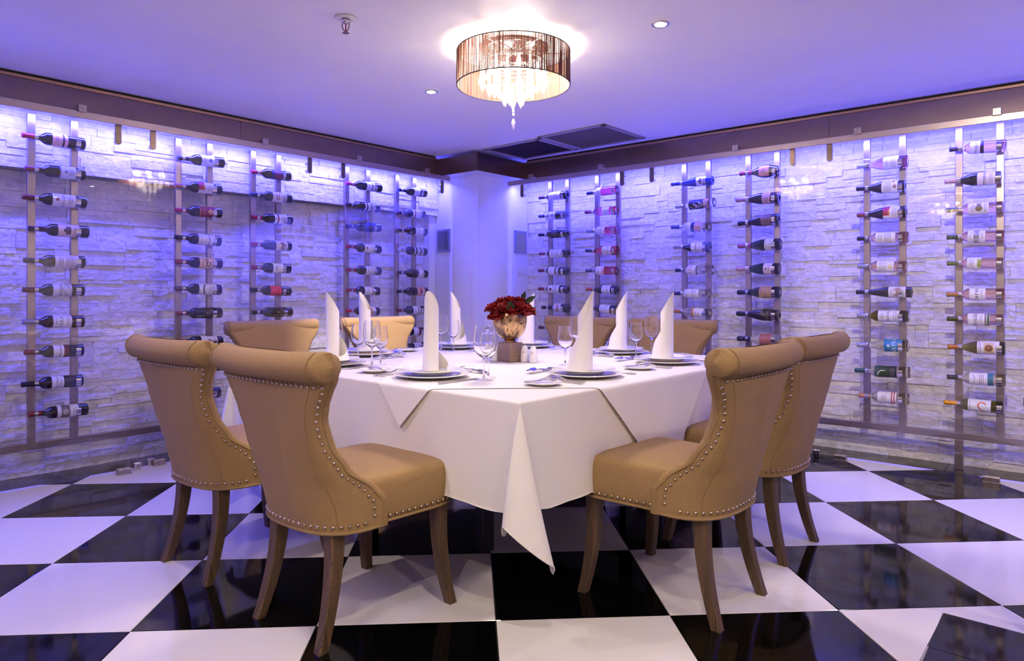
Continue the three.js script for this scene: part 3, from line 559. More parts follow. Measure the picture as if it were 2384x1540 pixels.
// ------------------------------------------------------------------ wine ladders and bottles
{
  const glass = {
    k: phy({ color: 0x07040a, roughness: 0.06, ior: 1.5, clearcoat: 0.6, clearcoatRoughness: 0.03 }),
    g: phy({ color: 0xffffff, transmission: 1, thickness: 0.05, roughness: 0.02, ior: 1.36, attenuationColor: new THREE.Color().setRGB(0.16, 0.24, 0.07), attenuationDistance: 0.035 }),
    o: phy({ color: 0xffffff, transmission: 1, thickness: 0.05, roughness: 0.02, ior: 1.36, attenuationColor: new THREE.Color().setRGB(0.42, 0.42, 0.08), attenuationDistance: 0.035 }),
    w: phy({ color: 0xffffff, transmission: 1, thickness: 0.05, roughness: 0.02, ior: 1.36, attenuationColor: new THREE.Color().setRGB(0.92, 0.90, 0.66), attenuationDistance: 0.07 }),
    r: phy({ color: 0xffffff, transmission: 1, thickness: 0.05, roughness: 0.02, ior: 1.36, attenuationColor: new THREE.Color().setRGB(0.93, 0.66, 0.52), attenuationDistance: 0.055 }),
    q: phy({ color: 0xffffff, transmission: 1, thickness: 0.05, roughness: 0.02, ior: 1.36, attenuationColor: new THREE.Color().setRGB(0.80, 0.42, 0.42), attenuationDistance: 0.06 }),
    p: phy({ color: 0xffffff, transmission: 1, thickness: 0.05, roughness: 0.02, ior: 1.36, attenuationColor: new THREE.Color().setRGB(0.80, 0.16, 0.22), attenuationDistance: 0.06 }),
    u: phy({ color: 0x0a1c9c, roughness: 0.08, ior: 1.5 }),
    f: phy({ color: 0xffffff, transmission: 0.9, thickness: 0.05, roughness: 0.5, ior: 1.36, attenuationColor: new THREE.Color().setRGB(0.85, 0.78, 0.66), attenuationDistance: 0.08 }),
  };
  const labelTex = new THREE.CanvasTexture(sheet); labelTex.colorSpace = THREE.SRGBColorSpace; labelTex.magFilter = THREE.LinearFilter;
  const paper = std({ map: labelTex, roughness: 0.6 });
  const shapes = {   // radius by share of the length, base first
    B: { r: 0.0372, p: [[0, 0.4], [0, 0.86], [0.012, 0.985], [0.03, 1], [0.58, 1], [0.62, 0.975], [0.66, 0.86], [0.69, 0.66], [0.71, 0.5], [0.735, 0.42], [0.78, 0.385], [0.94, 0.37], [0.945, 0.40], [0.985, 0.40], [1, 0.36], [1, 0]] },
    G: { r: 0.0405, p: [[0, 0.4], [0, 0.86], [0.012, 0.985], [0.03, 1], [0.44, 1], [0.50, 0.965], [0.58, 0.80], [0.66, 0.58], [0.72, 0.45], [0.77, 0.375], [0.94, 0.34], [0.945, 0.375], [0.985, 0.375], [1, 0.34], [1, 0]] },
    C: { r: 0.043, p: [[0, 0.4], [0, 0.84], [0.015, 0.98], [0.035, 1], [0.36, 1], [0.44, 0.975], [0.54, 0.82], [0.64, 0.60], [0.72, 0.47], [0.80, 0.39], [0.90, 0.36], [0.905, 0.43], [0.97, 0.43], [1, 0.36], [1, 0]] },
    F: { r: 0.0365, p: [[0, 0.4], [0, 0.86], [0.01, 0.985], [0.03, 1], [0.34, 1], [0.42, 0.98], [0.54, 0.82], [0.66, 0.60], [0.76, 0.44], [0.84, 0.385], [0.95, 0.36], [0.955, 0.40], [0.99, 0.40], [1, 0.36], [1, 0]] },
    J: { r: 0.048, p: [[0, 0.35], [0, 0.58], [0.02, 0.66], [0.10, 0.80], [0.22, 0.97], [0.32, 1], [0.42, 0.95], [0.52, 0.74], [0.60, 0.48], [0.66, 0.36], [0.74, 0.31], [0.94, 0.29], [0.95, 0.34], [0.99, 0.34], [1, 0.28], [1, 0]] },
  };
  const capFrom = { B: 0.77, G: 0.77, C: 0.68, F: 0.84, J: 0.66 };
  const bodyAt = (sh, f) => { const p = sh.p; for (let i = 1; i < p.length; i++) if (f <= p[i][0]) { const [a, b] = p[i - 1], [c, d] = p[i]; return sh.r * (c === a ? d : lerp(b, d, (f - a) / (c - a))); } return 0; };
  const geoCache = {}, body = (t, L0) => { const key = t; if (!geoCache[key]) geoCache[key] = lathe(shapes[t].p.map(([f, r]) => [shapes[t].r * r, f]), 28); return geoCache[key]; };
  const capMats = {};
  const kind = { B: 'bordeaux', G: 'burgundy', C: 'sparkling wine', F: 'slender flute', J: 'round-bellied flask' };
  const tint = { k: 'dark', g: 'green', o: 'olive green', w: 'clear white wine', r: 'pale rosé', q: 'dusky pink', p: 'red-pink rosé', u: 'bright blue', f: 'frosted' };
  const ord = ['top', 'second', 'third', 'fourth', 'fifth', 'sixth', 'seventh', 'eighth', 'ninth', 'tenth'];
  const which = { L1: 'leftmost', L2: 'second', L3: 'third', L4: 'fourth', L5: 'fifth', R1: 'sixth', R2: 'seventh', R3: 'eighth', R4: 'ninth', R5: 'tenth', R6: 'rightmost' };
  const posts = { L1: [1.125, 1.345], L2: [1.961, 2.174], L3: [2.496, 2.699], L4: [3.315, 3.527], L5: [3.843, 4.041], R1: [-3.744, -3.55], R2: [-3.232, -3.019], R3: [-2.408, -2.205], R4: [-1.889, -1.676], R5: [-1.078, -0.865], R6: [-0.553, -0.342] };
  const paint = c => { const r = parseInt(c.slice(1, 3), 16), g = parseInt(c.slice(3, 5), 16), b = parseInt(c.slice(5, 7), 16), m = Math.max(r, g, b), n = Math.min(r, g, b);
    if (m < 70) return 'black'; if (m - n < 40) return 'silver'; if (r > 190 && g > 110 && b < 60) return 'yellow'; if (r === m) return g > 100 ? 'copper' : 'red'; if (g === m) return 'green'; return 'blue'; };
  const paperName = c => { const r = parseInt(c.slice(1, 3), 16), g = parseInt(c.slice(3, 5), 16), b = parseInt(c.slice(5, 7), 16); if (r + g + b > 560) return 'white'; if (r + g + b < 150) return 'dark'; if (b > r + 40) return 'blue'; if (r > g + 80) return 'red'; if (g > r) return 'green'; return 'tan'; };
  let cell = 0;
  for (const [key, rows] of Object.entries(BOTTLES)) {
    const W = key[0] === 'L' ? L : R, w = W.w, [a, b] = posts[key], ladderAt = (a + b) / 2, ground = 0.225;
    const lad = onWall(w, 'wine_ladder', key === 'L1' || key === 'R6' ? `${which[key]} steel wine ladder of two upright posts` : `${which[key]} steel wine ladder from the left, two upright posts`, 'wine rack', ladderAt, 0, W.ladder, 'steel wine ladders on the stone walls');
    for (const s of [a, b]) mesh('post', rbox(0.04, 2.165 - ground, 0.03, 0.003, s - ladderAt, (2.165 + ground) / 2, 0), M.post, lad);
    rows.forEach((row, i) => {
      const [s0, y0, s1, y1, t, gl, cap, f0, f1, bg, style, text] = row, len = Math.hypot(s1 - s0, y1 - y0), sh = shapes[t], tilt = Math.atan2(y1 - y0, s1 - s0);
      const label = `${paint(cap)}-capped ${tint[gl]} ${kind[t]} bottle with ${paperName(bg)} label, ${i ? ord[i] + ' from top' : 'topmost'} of ${which[key]} ladder`;
      const g = onWall(w, 'wine_bottle', label, 'bottle', s1, y1, W.bottle, 'wine bottles lying on the ladders');
      g.rotation.z = 0; const inner = m => { m.rotation.z = Math.PI / 2 + tilt; return m; };
      const bm = inner(mesh('glass', body(t), glass[gl], g)); bm.scale.set(1, len, 1);
      // foil capsule
      const cf = capFrom[t], cp = []; for (let k = 0; k <= 14; k++) { const f = lerp(cf, 1.003, k / 14); cp.push([Math.max(0.0005, bodyAt(sh, Math.min(f, 0.999)) + 0.0006), f * len]); } cp.push([0, 1.003 * len]);
      capMats[cap] = capMats[cap] || phy({ color: cap, roughness: 0.35, metalness: 0.35 });
      inner(mesh('capsule', lathe(cp, 20), capMats[cap], g));
      // paper label, following the glass
      const n = cell++; printLabel(n, bg, style, text);
      const u0 = n % COLS * CELL / 2048, v1 = 1 - Math.floor(n / COLS) * CELL / 1024, du = CELL / 2048, dv = CELL / 1024, rows2 = [], half = t === 'J' ? 0.9 : 1.45;
      for (let p = 0; p <= 6; p++) { const f = lerp(f0, f1, p / 6), r = bodyAt(sh, f) + 0.0007, line = []; for (let q = 0; q <= 14; q++) { const th = lerp(-half, half, q / 14); line.push([r * Math.sin(th), f * len, r * Math.cos(th)]); } rows2.push(line); }
      inner(mesh('label', grid(rows2, { uvs: (p, q) => [u0 + du * (0.02 + 0.96 * q / 14), v1 - dv + dv * (0.02 + 0.96 * p / 6)] }), paper, g));
      // ladder clips: a cup under the base and a ring at the neck
      const at = f => [lerp(s1, s0, f) - ladderAt, lerp(y1, y0, f)], zb = W.ladder - W.bottle, fb = clamp((s1 - b) / (s1 - s0), 0.05, 0.2), fn = clamp((s1 - a - 0.012) / (s1 - s0), 0.74, 0.9);
      const rb = bodyAt(sh, fb) + 0.0022, rn = bodyAt(sh, fn) + 0.0025, [bx, by] = at(fb), [nx, ny] = at(fn);
      mesh('base_clip', mergeGeometries([new THREE.CylinderGeometry(rb, rb, 0.026, 18, 1, true, -2.5, 2.9).rotateZ(Math.PI / 2 + tilt).translate(bx, by, zb), new THREE.CylinderGeometry(0.006, 0.006, 0.03, 8).rotateX(Math.PI / 2).translate(bx, by - rb * 0.3, 0.02)]), M.chrome, lad);
      mesh('neck_clip', mergeGeometries([new THREE.CylinderGeometry(rn, rn, 0.020, 16, 1, true).rotateZ(Math.PI / 2 + tilt).translate(nx, ny, zb), new THREE.CylinderGeometry(0.005, 0.005, 0.04, 8).rotateX(Math.PI / 2).translate(nx, ny, zb / 2)]), M.chrome, lad);
    });
  }
  labelTex.needsUpdate = true;
  // the horizontal tube that carries the ladders, on each wall
  for (const [W, s0, s1, legs, label] of [[L, -1.7, 4.30, [0.3, 2.35, 3.6], 'horizontal steel tube along the foot of the left ladders'], [R, -4.05, 1.7, [-2.05, -0.553, 0.9], 'horizontal steel tube along the foot of the right ladders']]) {
    const c = (s0 + s1) / 2, g = onWall(W.w, 'rack_rail', label, 'rail', c, 0, W.ladder);
    mesh('tube', rbox(s1 - s0, 0.045, 0.03, 0.003, 0, 0.215, 0), M.post, g);
    for (const s of legs) mesh('leg', rbox(0.045, 0.19, 0.03, 0.003, s - c, 0.097, 0), M.post, g);
  }
}

// ------------------------------------------------------------------ table (a runs along the right edge, b along the left edge, from the corner nearest the camera)
const TS = 1.98, TY = 0.755, TF = [0.0267, -2.208], ER = [0.669, -0.743], EL = [-0.743, -0.669];
const tab = (a, b) => [TF[0] + ER[0] * a + EL[0] * b, TF[1] + ER[1] * a + EL[1] * b];
const TC = tab(TS / 2, TS / 2), TTURN = 48 * Math.PI / 180;   // local x along a, local z against b
{
  const g = top('dining_table', 'large square dining table with dark legs under the white cloth', 'table', [TC[0], 0, TC[1]], TTURN);
  mesh('tabletop', rbox(TS - 0.02, 0.03, TS - 0.02, 0.006, 0, TY - 0.020, 0), M.ply, g);
  for (const [x, z] of [[-1, 1], [1, 1], [1, -1], [-1, -1]]) {
    mesh('leg', rbox(0.07, TY - 0.075, 0.045, 0.004, x * 0.557, (TY - 0.075) / 2 + 0.001, z * 0.407), M.tableDark, g);
  }
  const b = [rbox(1.16, 0.04, 0.05, 0.004, 0, TY - 0.056, 0.407), rbox(1.16, 0.04, 0.05, 0.004, 0, TY - 0.056, -0.407), rbox(0.05, 0.04, 0.9, 0.004, -0.557, TY - 0.056, 0), rbox(0.05, 0.04, 0.9, 0.004, 0.557, TY - 0.056, 0)];
  mesh('frame', mergeGeometries(b), M.tableDark, g);
}
{ // base cloth: flat top, straight falls, one gathered fold at each corner
  const h = TS / 2 + 0.004, y1 = TY, cols = [], corners = [[-h, h], [h, h], [h, -h], [-h, -h]], R0 = 0.008, drop = 0.352;
  // plan points around the edge, each with how far down its hem hangs; kind 0 = side, 1 = corner fold (psi)
  for (let c = 0; c < 4; c++) {
    const A = corners[c], B = corners[(c + 1) % 4], dx = Math.sign(B[0] - A[0]), dz = Math.sign(B[1] - A[1]), N = 30;
    for (let k = 0; k <= N; k++) { const t = k / N; cols.push({ c, A, B, t, side: true, nx: dz === 0 ? 0 : dz > 0 ? -1 : 1, nz: dx === 0 ? 0 : dx > 0 ? 1 : -1 }); }
    const o = [Math.sign(B[0]) * 0.7071, Math.sign(B[1]) * 0.7071], tau = [dx * 0.7071 - 0, dz * 0.7071 - 0], nx2 = [-o[1], o[0]];
    const sgn = (dx * nx2[0] + dz * nx2[1]) >= 0 ? 1 : -1;
    for (let k = 1; k < 22; k++) cols.push({ c, B, o, tau: [nx2[0] * sgn, nx2[1] * sgn], psi: lerp(-2.75, 2.75, k / 22), side: false, k: k / 22 });
  }
  const rows = [], NR = 22;
  for (let r = 0; r <= NR + 3; r++) {
    const row = [];
    for (const p of cols) {
      if (r < 3) { // rounded edge
        const e = r / 3 * Math.PI / 2, out = R0 * Math.sin(e), yy = y1 - R0 * (1 - Math.cos(e));
        if (p.side) { const e0 = (R0 - out) / (2 * h), t = lerp(e0, 1 - e0, p.t); row.push([lerp(p.A[0], p.B[0], t) + p.nx * (out - R0), yy, lerp(p.A[1], p.B[1], t) + p.nz * (out - R0)]); }
        else row.push([p.B[0] + Math.sign(p.B[0]) * (out - R0), yy, p.B[1] + Math.sign(p.B[1]) * (out - R0)]);
        continue;
      }
      const q = (r - 3) / NR;
      if (p.side) {
        const set = 0.05 * q, L2 = Math.hypot(p.B[0] - p.A[0], p.B[1] - p.A[1]), t = lerp(set / L2, 1 - set / L2, p.t);
        const wave = 0.010 * Math.sin(p.t * 23 + p.c * 2.1) * q * q + 0.006 * Math.sin(p.t * 51 + p.c) * q * q + 0.014 * q;
        row.push([lerp(p.A[0], p.B[0], t) + p.nx * wave, y1 - R0 - q * (drop + 0.012 * Math.sin(p.t * 9 + p.c * 1.7)), lerp(p.A[1], p.B[1], t) + p.nz * wave]);
      } else {
        const c0 = 0.045 * q, rx = 0.084 * Math.pow(q, 0.95), ro = 0.046 * q, s = Math.sin(p.psi), co = Math.cos(p.psi), tau = rx * s + 0.022 * q * q, oo = c0 + ro * co;
        const ends = smooth(0, 0.16, p.k) * smooth(0, 0.16, 1 - p.k), extra = ends * (0.02 + 0.135 * (s + 1) / 2 + 0.045 * smooth(0.2, -0.4, co));
        row.push([p.B[0] + p.o[0] * oo + p.tau[0] * tau, y1 - R0 - q * (drop + extra), p.B[1] + p.o[1] * oo + p.tau[1] * tau]);
      }
    }
    rows.push(row);
  }
  const skirt = grid(rows, { closeU: true, uvs: (i, j, p) => [(p[0] + p[2]), p[1] + (p[0] - p[2]) * 0.3] });
  const flat = new THREE.PlaneGeometry(2 * h - 2 * R0, 2 * h - 2 * R0, 8, 8).rotateX(-Math.PI / 2).translate(0, y1, 0);
  const m = topMesh('tablecloth', mergeGeometries([skirt, flat]), M.cloth, 'long white tablecloth hanging from the square dining table', 'tablecloth'); m.position.set(TC[0], 0, TC[1]); m.rotation.y = TTURN;
  const hem = rows[rows.length - 1].map(p => p.slice()); mesh('hem', tube(hem, 0.0022, 520, 5, true), M.cloth, m);
}
{ // smaller square slip cloth laid cornerwise, two of its tips hanging down
  const y1 = TY + 0.0022, n = 170, side = 1.45, rows = [], P0 = [0.875, -0.435], d1 = [-0.7071, 0.7071], d2 = [0.7071, 0.7071], r = 0.012, arc = r * Math.PI / 2;
  for (let i = 0; i <= n; i++) { const row = []; for (let j = 0; j <= n; j++) {
    const a = P0[0] + (d1[0] * i + d2[0] * j) * side / n, b = P0[1] + (d1[1] * i + d2[1] * j) * side / n;
    const hang = v => v >= r ? [v, 0] : (v > r - arc ? [r - r * Math.sin((r - v) / r) - 0, r * (1 - Math.cos((r - v) / r))] : [0, r + (r - arc - v)]);
    let [aa, fa] = hang(a), [bb, fb] = hang(b); const f = Math.max(fa, fb); if (fa > 0) aa -= 0.011 + 0.095 * Math.min(f, 0.36); if (fb > 0) bb -= 0.011 + 0.095 * Math.min(f, 0.36) + 0.004 * Math.sin(a * 16) * Math.min(1, f * 4);
    row.push([aa - TS / 2, y1 - f + (f > 0 ? 0 : 0.0006 * Math.sin(a * 9) * Math.sin(b * 7)), -(bb - TS / 2)]); } rows.push(row); }
  const m = topMesh('slip_cloth', grid(rows, { uvs: (i, j) => [i * side / n, j * side / n] }), M.overlay, 'smaller white slip cloth laid cornerwise over the tablecloth, tips hanging', 'tablecloth'); m.position.set(TC[0], 0, TC[1]); m.rotation.y = TTURN;
}

// ------------------------------------------------------------------ chairs
const chair = (() => {
  const g = top('dining_chair', '', 'chair', [0, 0, 0], 0, 'scroll-back dining chairs around the table');
  const W = table([[0.35, 0.236], [0.45, 0.238], [0.56, 0.226], [0.66, 0.220], [0.72, 0.226], [0.77, 0.246], [0.81, 0.272], [0.85, 0.300], [0.89, 0.319]]);
  const ze = table([[0.35, -0.075], [0.44, -0.08], [0.48, -0.115], [0.56, -0.215], [0.64, -0.27], [0.72, -0.300], [0.80, -0.312], [0.90, -0.318]]);
  const zc = table([[0.35, -0.262], [0.50, -0.292], [0.62, -0.312], [0.72, -0.330], [0.82, -0.345], [0.90, -0.352]]);
  const th = table([[0.35, 0.13], [0.50, 0.125], [0.70, 0.105], [0.80, 0.080], [0.86, 0.064], [0.90, 0.050], [0.92, 0.037], [0.936, 0.012]]);
  const lip = table([[0.86, 0.046], [0.90, 0.034], [0.936, 0.0]]);
  const E = 2 / 2.7, sx = f => Math.sign(Math.sin(f)) * Math.pow(Math.abs(Math.sin(f)), E), sc = f => 1 - Math.pow(Math.abs(Math.cos(f)), E);
  const outer = (y, f) => [W(y) * sx(f), y, zc(y) + (ze(y) - zc(y)) * sc(f)];
  const Mx = 26, N = 34, rows = [];
  for (let i = 0; i <= N; i++) {
    const y = lerp(0.352, 0.936, i / N), row = [], w = W(y), e = ze(y), ci = zc(y) + th(y), k = lip(y) / 0.046, ei = e + lip(y);
    for (let j = 0; j <= Mx; j++) row.push(outer(y, lerp(-Math.PI / 2, Math.PI / 2, j / Mx)));
    row.push([w + 0.005, y, e + 0.016 * k], [w + 0.004, y, e + 0.032 * k], [w - 0.006, y, e + 0.043 * k]);
    for (let j = Mx; j >= 0; j--) { const f = lerp(-Math.PI / 2, Math.PI / 2, j / Mx); row.push([(w - 0.016) * sx(f), y, ci + (ei - ci) * sc(f)]); }
    row.push([-(w - 0.006), y, e + 0.043 * k], [-(w + 0.004), y, e + 0.032 * k], [-(w + 0.005), y, e + 0.016 * k]);
    rows.push(row);
  }
  const backPart = mesh('backrest', grid(rows, { closeU: true, uvs: (i, j, p) => [p[0] + Math.sign(p[0]) * p[2] * 0.9, p[1]] }), M.linen, g);
  // rolled top
  { const rr2 = [], path = s => [0.325 * s, 0.890 + 0.004 * s * s, -0.352 + 0.036 * s * s]; const S = 48;
    for (let i = 0; i <= S; i++) { const s = lerp(-1, 1, i / S), c = path(s), edge = (1 - Math.abs(s)) / 0.07, rad = 0.047 * (edge < 1 ? Math.sqrt(1 - (1 - edge) * (1 - edge)) : 1) * (1 - 0.06 * (1 - s * s)), row = [];
      for (let k = 0; k < 20; k++) { const a = k / 20 * 2 * Math.PI; row.push([c[0], c[1] + rad * Math.sin(a), c[2] + rad * Math.cos(a) * 1.06]); } rr2.push(row); }
    const rollPart = mesh('top_roll', grid(rr2, { closeU: true, uvs: (i, j, p) => [p[0], j / 20 * 0.3] }), M.linen, g);
    for (const s of [-1, 1]) { const pts = []; for (let k = 0; k <= 16; k++) { const a = lerp(-2.9, 1.2, k / 16), c = path(s * 0.86); pts.push([c[0] + s * 0.004 * Math.sin(a * 2), c[1] + 0.0472 * Math.sin(a), c[2] - 0.0500 * Math.cos(a)]); } mesh('pleat', tube(pts, 0.0022, 40, 5), M.linen, rollPart); } }
  // seat
  { const out = (t, k, grow) => { const c = Math.cos(t), s = Math.sin(t), e = 2 / 6, z = 0.022 + 0.256 * Math.sign(s) * Math.pow(Math.abs(s), e), w = lerp(0.212, 0.250, (z + 0.23) / 0.5) * Math.sign(c) * Math.pow(Math.abs(c), e); return [w * k + (k ? Math.sign(c) * 0 : 0) + c * grow, 0.02 * 0 + z * k + s * grow]; };
    const prof = [[0, 0, 0.362], [0.96, 0, 0.362], [1, 0, 0.364], [1, 0.004, 0.39], [1, 0.007, 0.43], [1, 0.006, 0.468], [0.996, 0.002, 0.488], [0.978, 0, 0.502], [0.93, 0, 0.511], [0.75, 0, 0.519], [0.4, 0, 0.524], [0, 0, 0.525]], rows2 = prof.map(([k, gr, y]) => { const row = []; for (let j = 0; j < 64; j++) { const [x, z] = out(j / 64 * 2 * Math.PI, k, gr); row.push([x, y, z]); } return row; });
    const seatPart = mesh('seat', grid(rows2.reverse(), { closeU: true, uvs: (i, j, p) => [p[0] + (p[1] < 0.47 ? p[2] * 0.7 : 0), p[2] + p[1] * 0.9] }), M.linen, g);
    const loop = []; for (let j = 0; j < 6000; j++) { const [x, z] = out(j / 6000 * 2 * Math.PI, 1, 0.003); if (z > -0.085) loop.push([x, 0.363, z]); }
    loop.sort((p, q) => Math.atan2(p[2] + 0.3, p[0]) - Math.atan2(q[2] + 0.3, q[0])); { const thin = []; let d = 1; for (let k = 0; k < loop.length; k++) { if (k) d += Math.hypot(loop[k][0] - loop[k - 1][0], loop[k][2] - loop[k - 1][2]); if (d > 0.012 || k === loop.length - 1) { thin.push(loop[k]); d = 0; } } loop.length = 0; loop.push(...thin); }
    mesh('piping', tube(loop, 0.0055, 120, 6), M.linen, seatPart);
    // nailheads
    let nails = []; const ball = new THREE.SphereGeometry(0.0066, 7, 5), studs = part => { mesh('nailhead_trim', mergeGeometries(nails.map(p => ball.clone().translate(...p))), M.nail, part).userData.kind = 'stuff'; nails = []; }; const put = (p, q, step) => { let left = 0; for (let i = 1; i < p.length; i++) { const d = Math.hypot(p[i][0] - p[i - 1][0], p[i][1] - p[i - 1][1], p[i][2] - p[i - 1][2]); while (left <= d) { const t = left / d; nails.push([0, 1, 2].map(k => lerp(p[i - 1][k], p[i][k], t))); left += step; } left -= d; } };
    put(loop.map(([x, y, z]) => [x * 1.012, 0.380, z * 1.01]), 0, 0.0255);
    studs(seatPart);
    const span = (a, b, n, f) => Array.from({ length: n + 1 }, (_, k) => f(lerp(a, b, k / n)));
    put(span(-1.40, 1.40, 60, f => outer(0.378, f)), 0, 0.0255);
    put(span(-1.38, 1.38, 60, f => outer(0.834, f)), 0, 0.0255);
    for (const s of [-1, 1]) put(span(0.395, 0.825, 60, y => outer(y, s * 1.54)), 0, 0.0255);
    studs(backPart);
    mesh('piping', tube(span(-1.57, 1.57, 40, f => { const p = outer(0.352, f); return [p[0] * 1.01, 0.357, p[2] - 0.002]; }), 0.0055, 80, 6), M.linen, backPart);
    for (const s of [-1, 1]) { mesh('piping', tube(span(0.36, 0.86, 40, y => { const p = outer(y, s * 1.5707); return [p[0] + s * 0.004, y, p[2] + 0.017]; }), 0.0034, 80, 6), M.linen, backPart);
      mesh('seam', tube(span(0.37, 0.84, 40, y => { const p = outer(y, s * 0.93); return [p[0], y, p[2]]; }), 0.0014, 60, 5), M.linen, backPart); } }
  // sabre legs
  const leg = (A, B, C, w0, w1) => { const curve = new THREE.QuadraticBezierCurve3(new THREE.Vector3(...A), new THREE.Vector3(...B), new THREE.Vector3(...C)), r3 = []; for (let i = 0; i <= 12; i++) { const p = curve.getPoint(i / 12), w = lerp(w0, w1, i / 12) / 2, c = w * 0.16; r3.push([[-w + c, -w], [w - c, -w], [w, -w + c], [w, w - c], [w - c, w], [-w + c, w], [-w, w - c], [-w, -w + c]].map(([a, b]) => [p.x + a, p.y, p.z + b])); }
    const cap = r3[12].map(() => [C[0], C[1], C[2]]); r3.push(r3[12], cap); const gg = grid(r3, { closeU: true, uvs: (i, j, p) => [p[0] + p[2], p[1]] }); return toCreasedNormals(gg, 0.5); };
  for (const s of [-1, 1]) { mesh('leg', leg([s * 0.205, 0.375, 0.222], [s * 0.206, 0.20, 0.205], [s * 0.240, 0, 0.246], 0.052, 0.034), M.oak, g);
    mesh('leg', leg([s * 0.158, 0.366, -0.192], [s * 0.162, 0.20, -0.185], [s * 0.182, 0, -0.256], 0.052, 0.034), M.oak, g); }
  return g;
})();
{
  const face = (fx, fz) => Math.atan2(fx, fz), roll = 0.352;
  const nl = face(0.645, -0.764), nr = face(-0.74, -0.673);
  chair.userData.label = 'tan linen scroll-back chair nearest the camera on the left'; chair.position.set(-0.563, 0, -2.4035); chair.rotation.y = nl;
  const org = (a, b, fx, fz) => { const [x, z] = tab(a, b); return [x + fx * roll, 0, z + fz * roll]; };
  dup(chair, 'tan linen scroll-back chair at the far left, behind nearest left chair', [-1.132, 0, -2.893], nl);
  dup(chair, 'tan linen scroll-back chair nearest the camera on the right', [0.6095, 0, -2.541], nr);
  dup(chair, 'tan linen scroll-back chair at the right, behind nearest right chair', [1.044, 0, -3.077], nr);
  dup(chair, 'tan chair back seen across table, left of the brightly lit one', org(0.587, 2.69, 0.743, 0.669), face(0.743, 0.669));
  dup(chair, 'brightly lit chair across table, just left of the column', org(1.427, 2.69, 0.743, 0.669), face(0.743, 0.669));
  dup(chair, 'tan chair across table, just right of the roses', org(2.5, 1.567, -0.669, 0.743), face(-0.669, 0.743));
  dup(chair, 'tan chair across table at right, under the blue bottle ladder', org(2.5, 0.804, -0.669, 0.743), face(-0.669, 0.743));
}

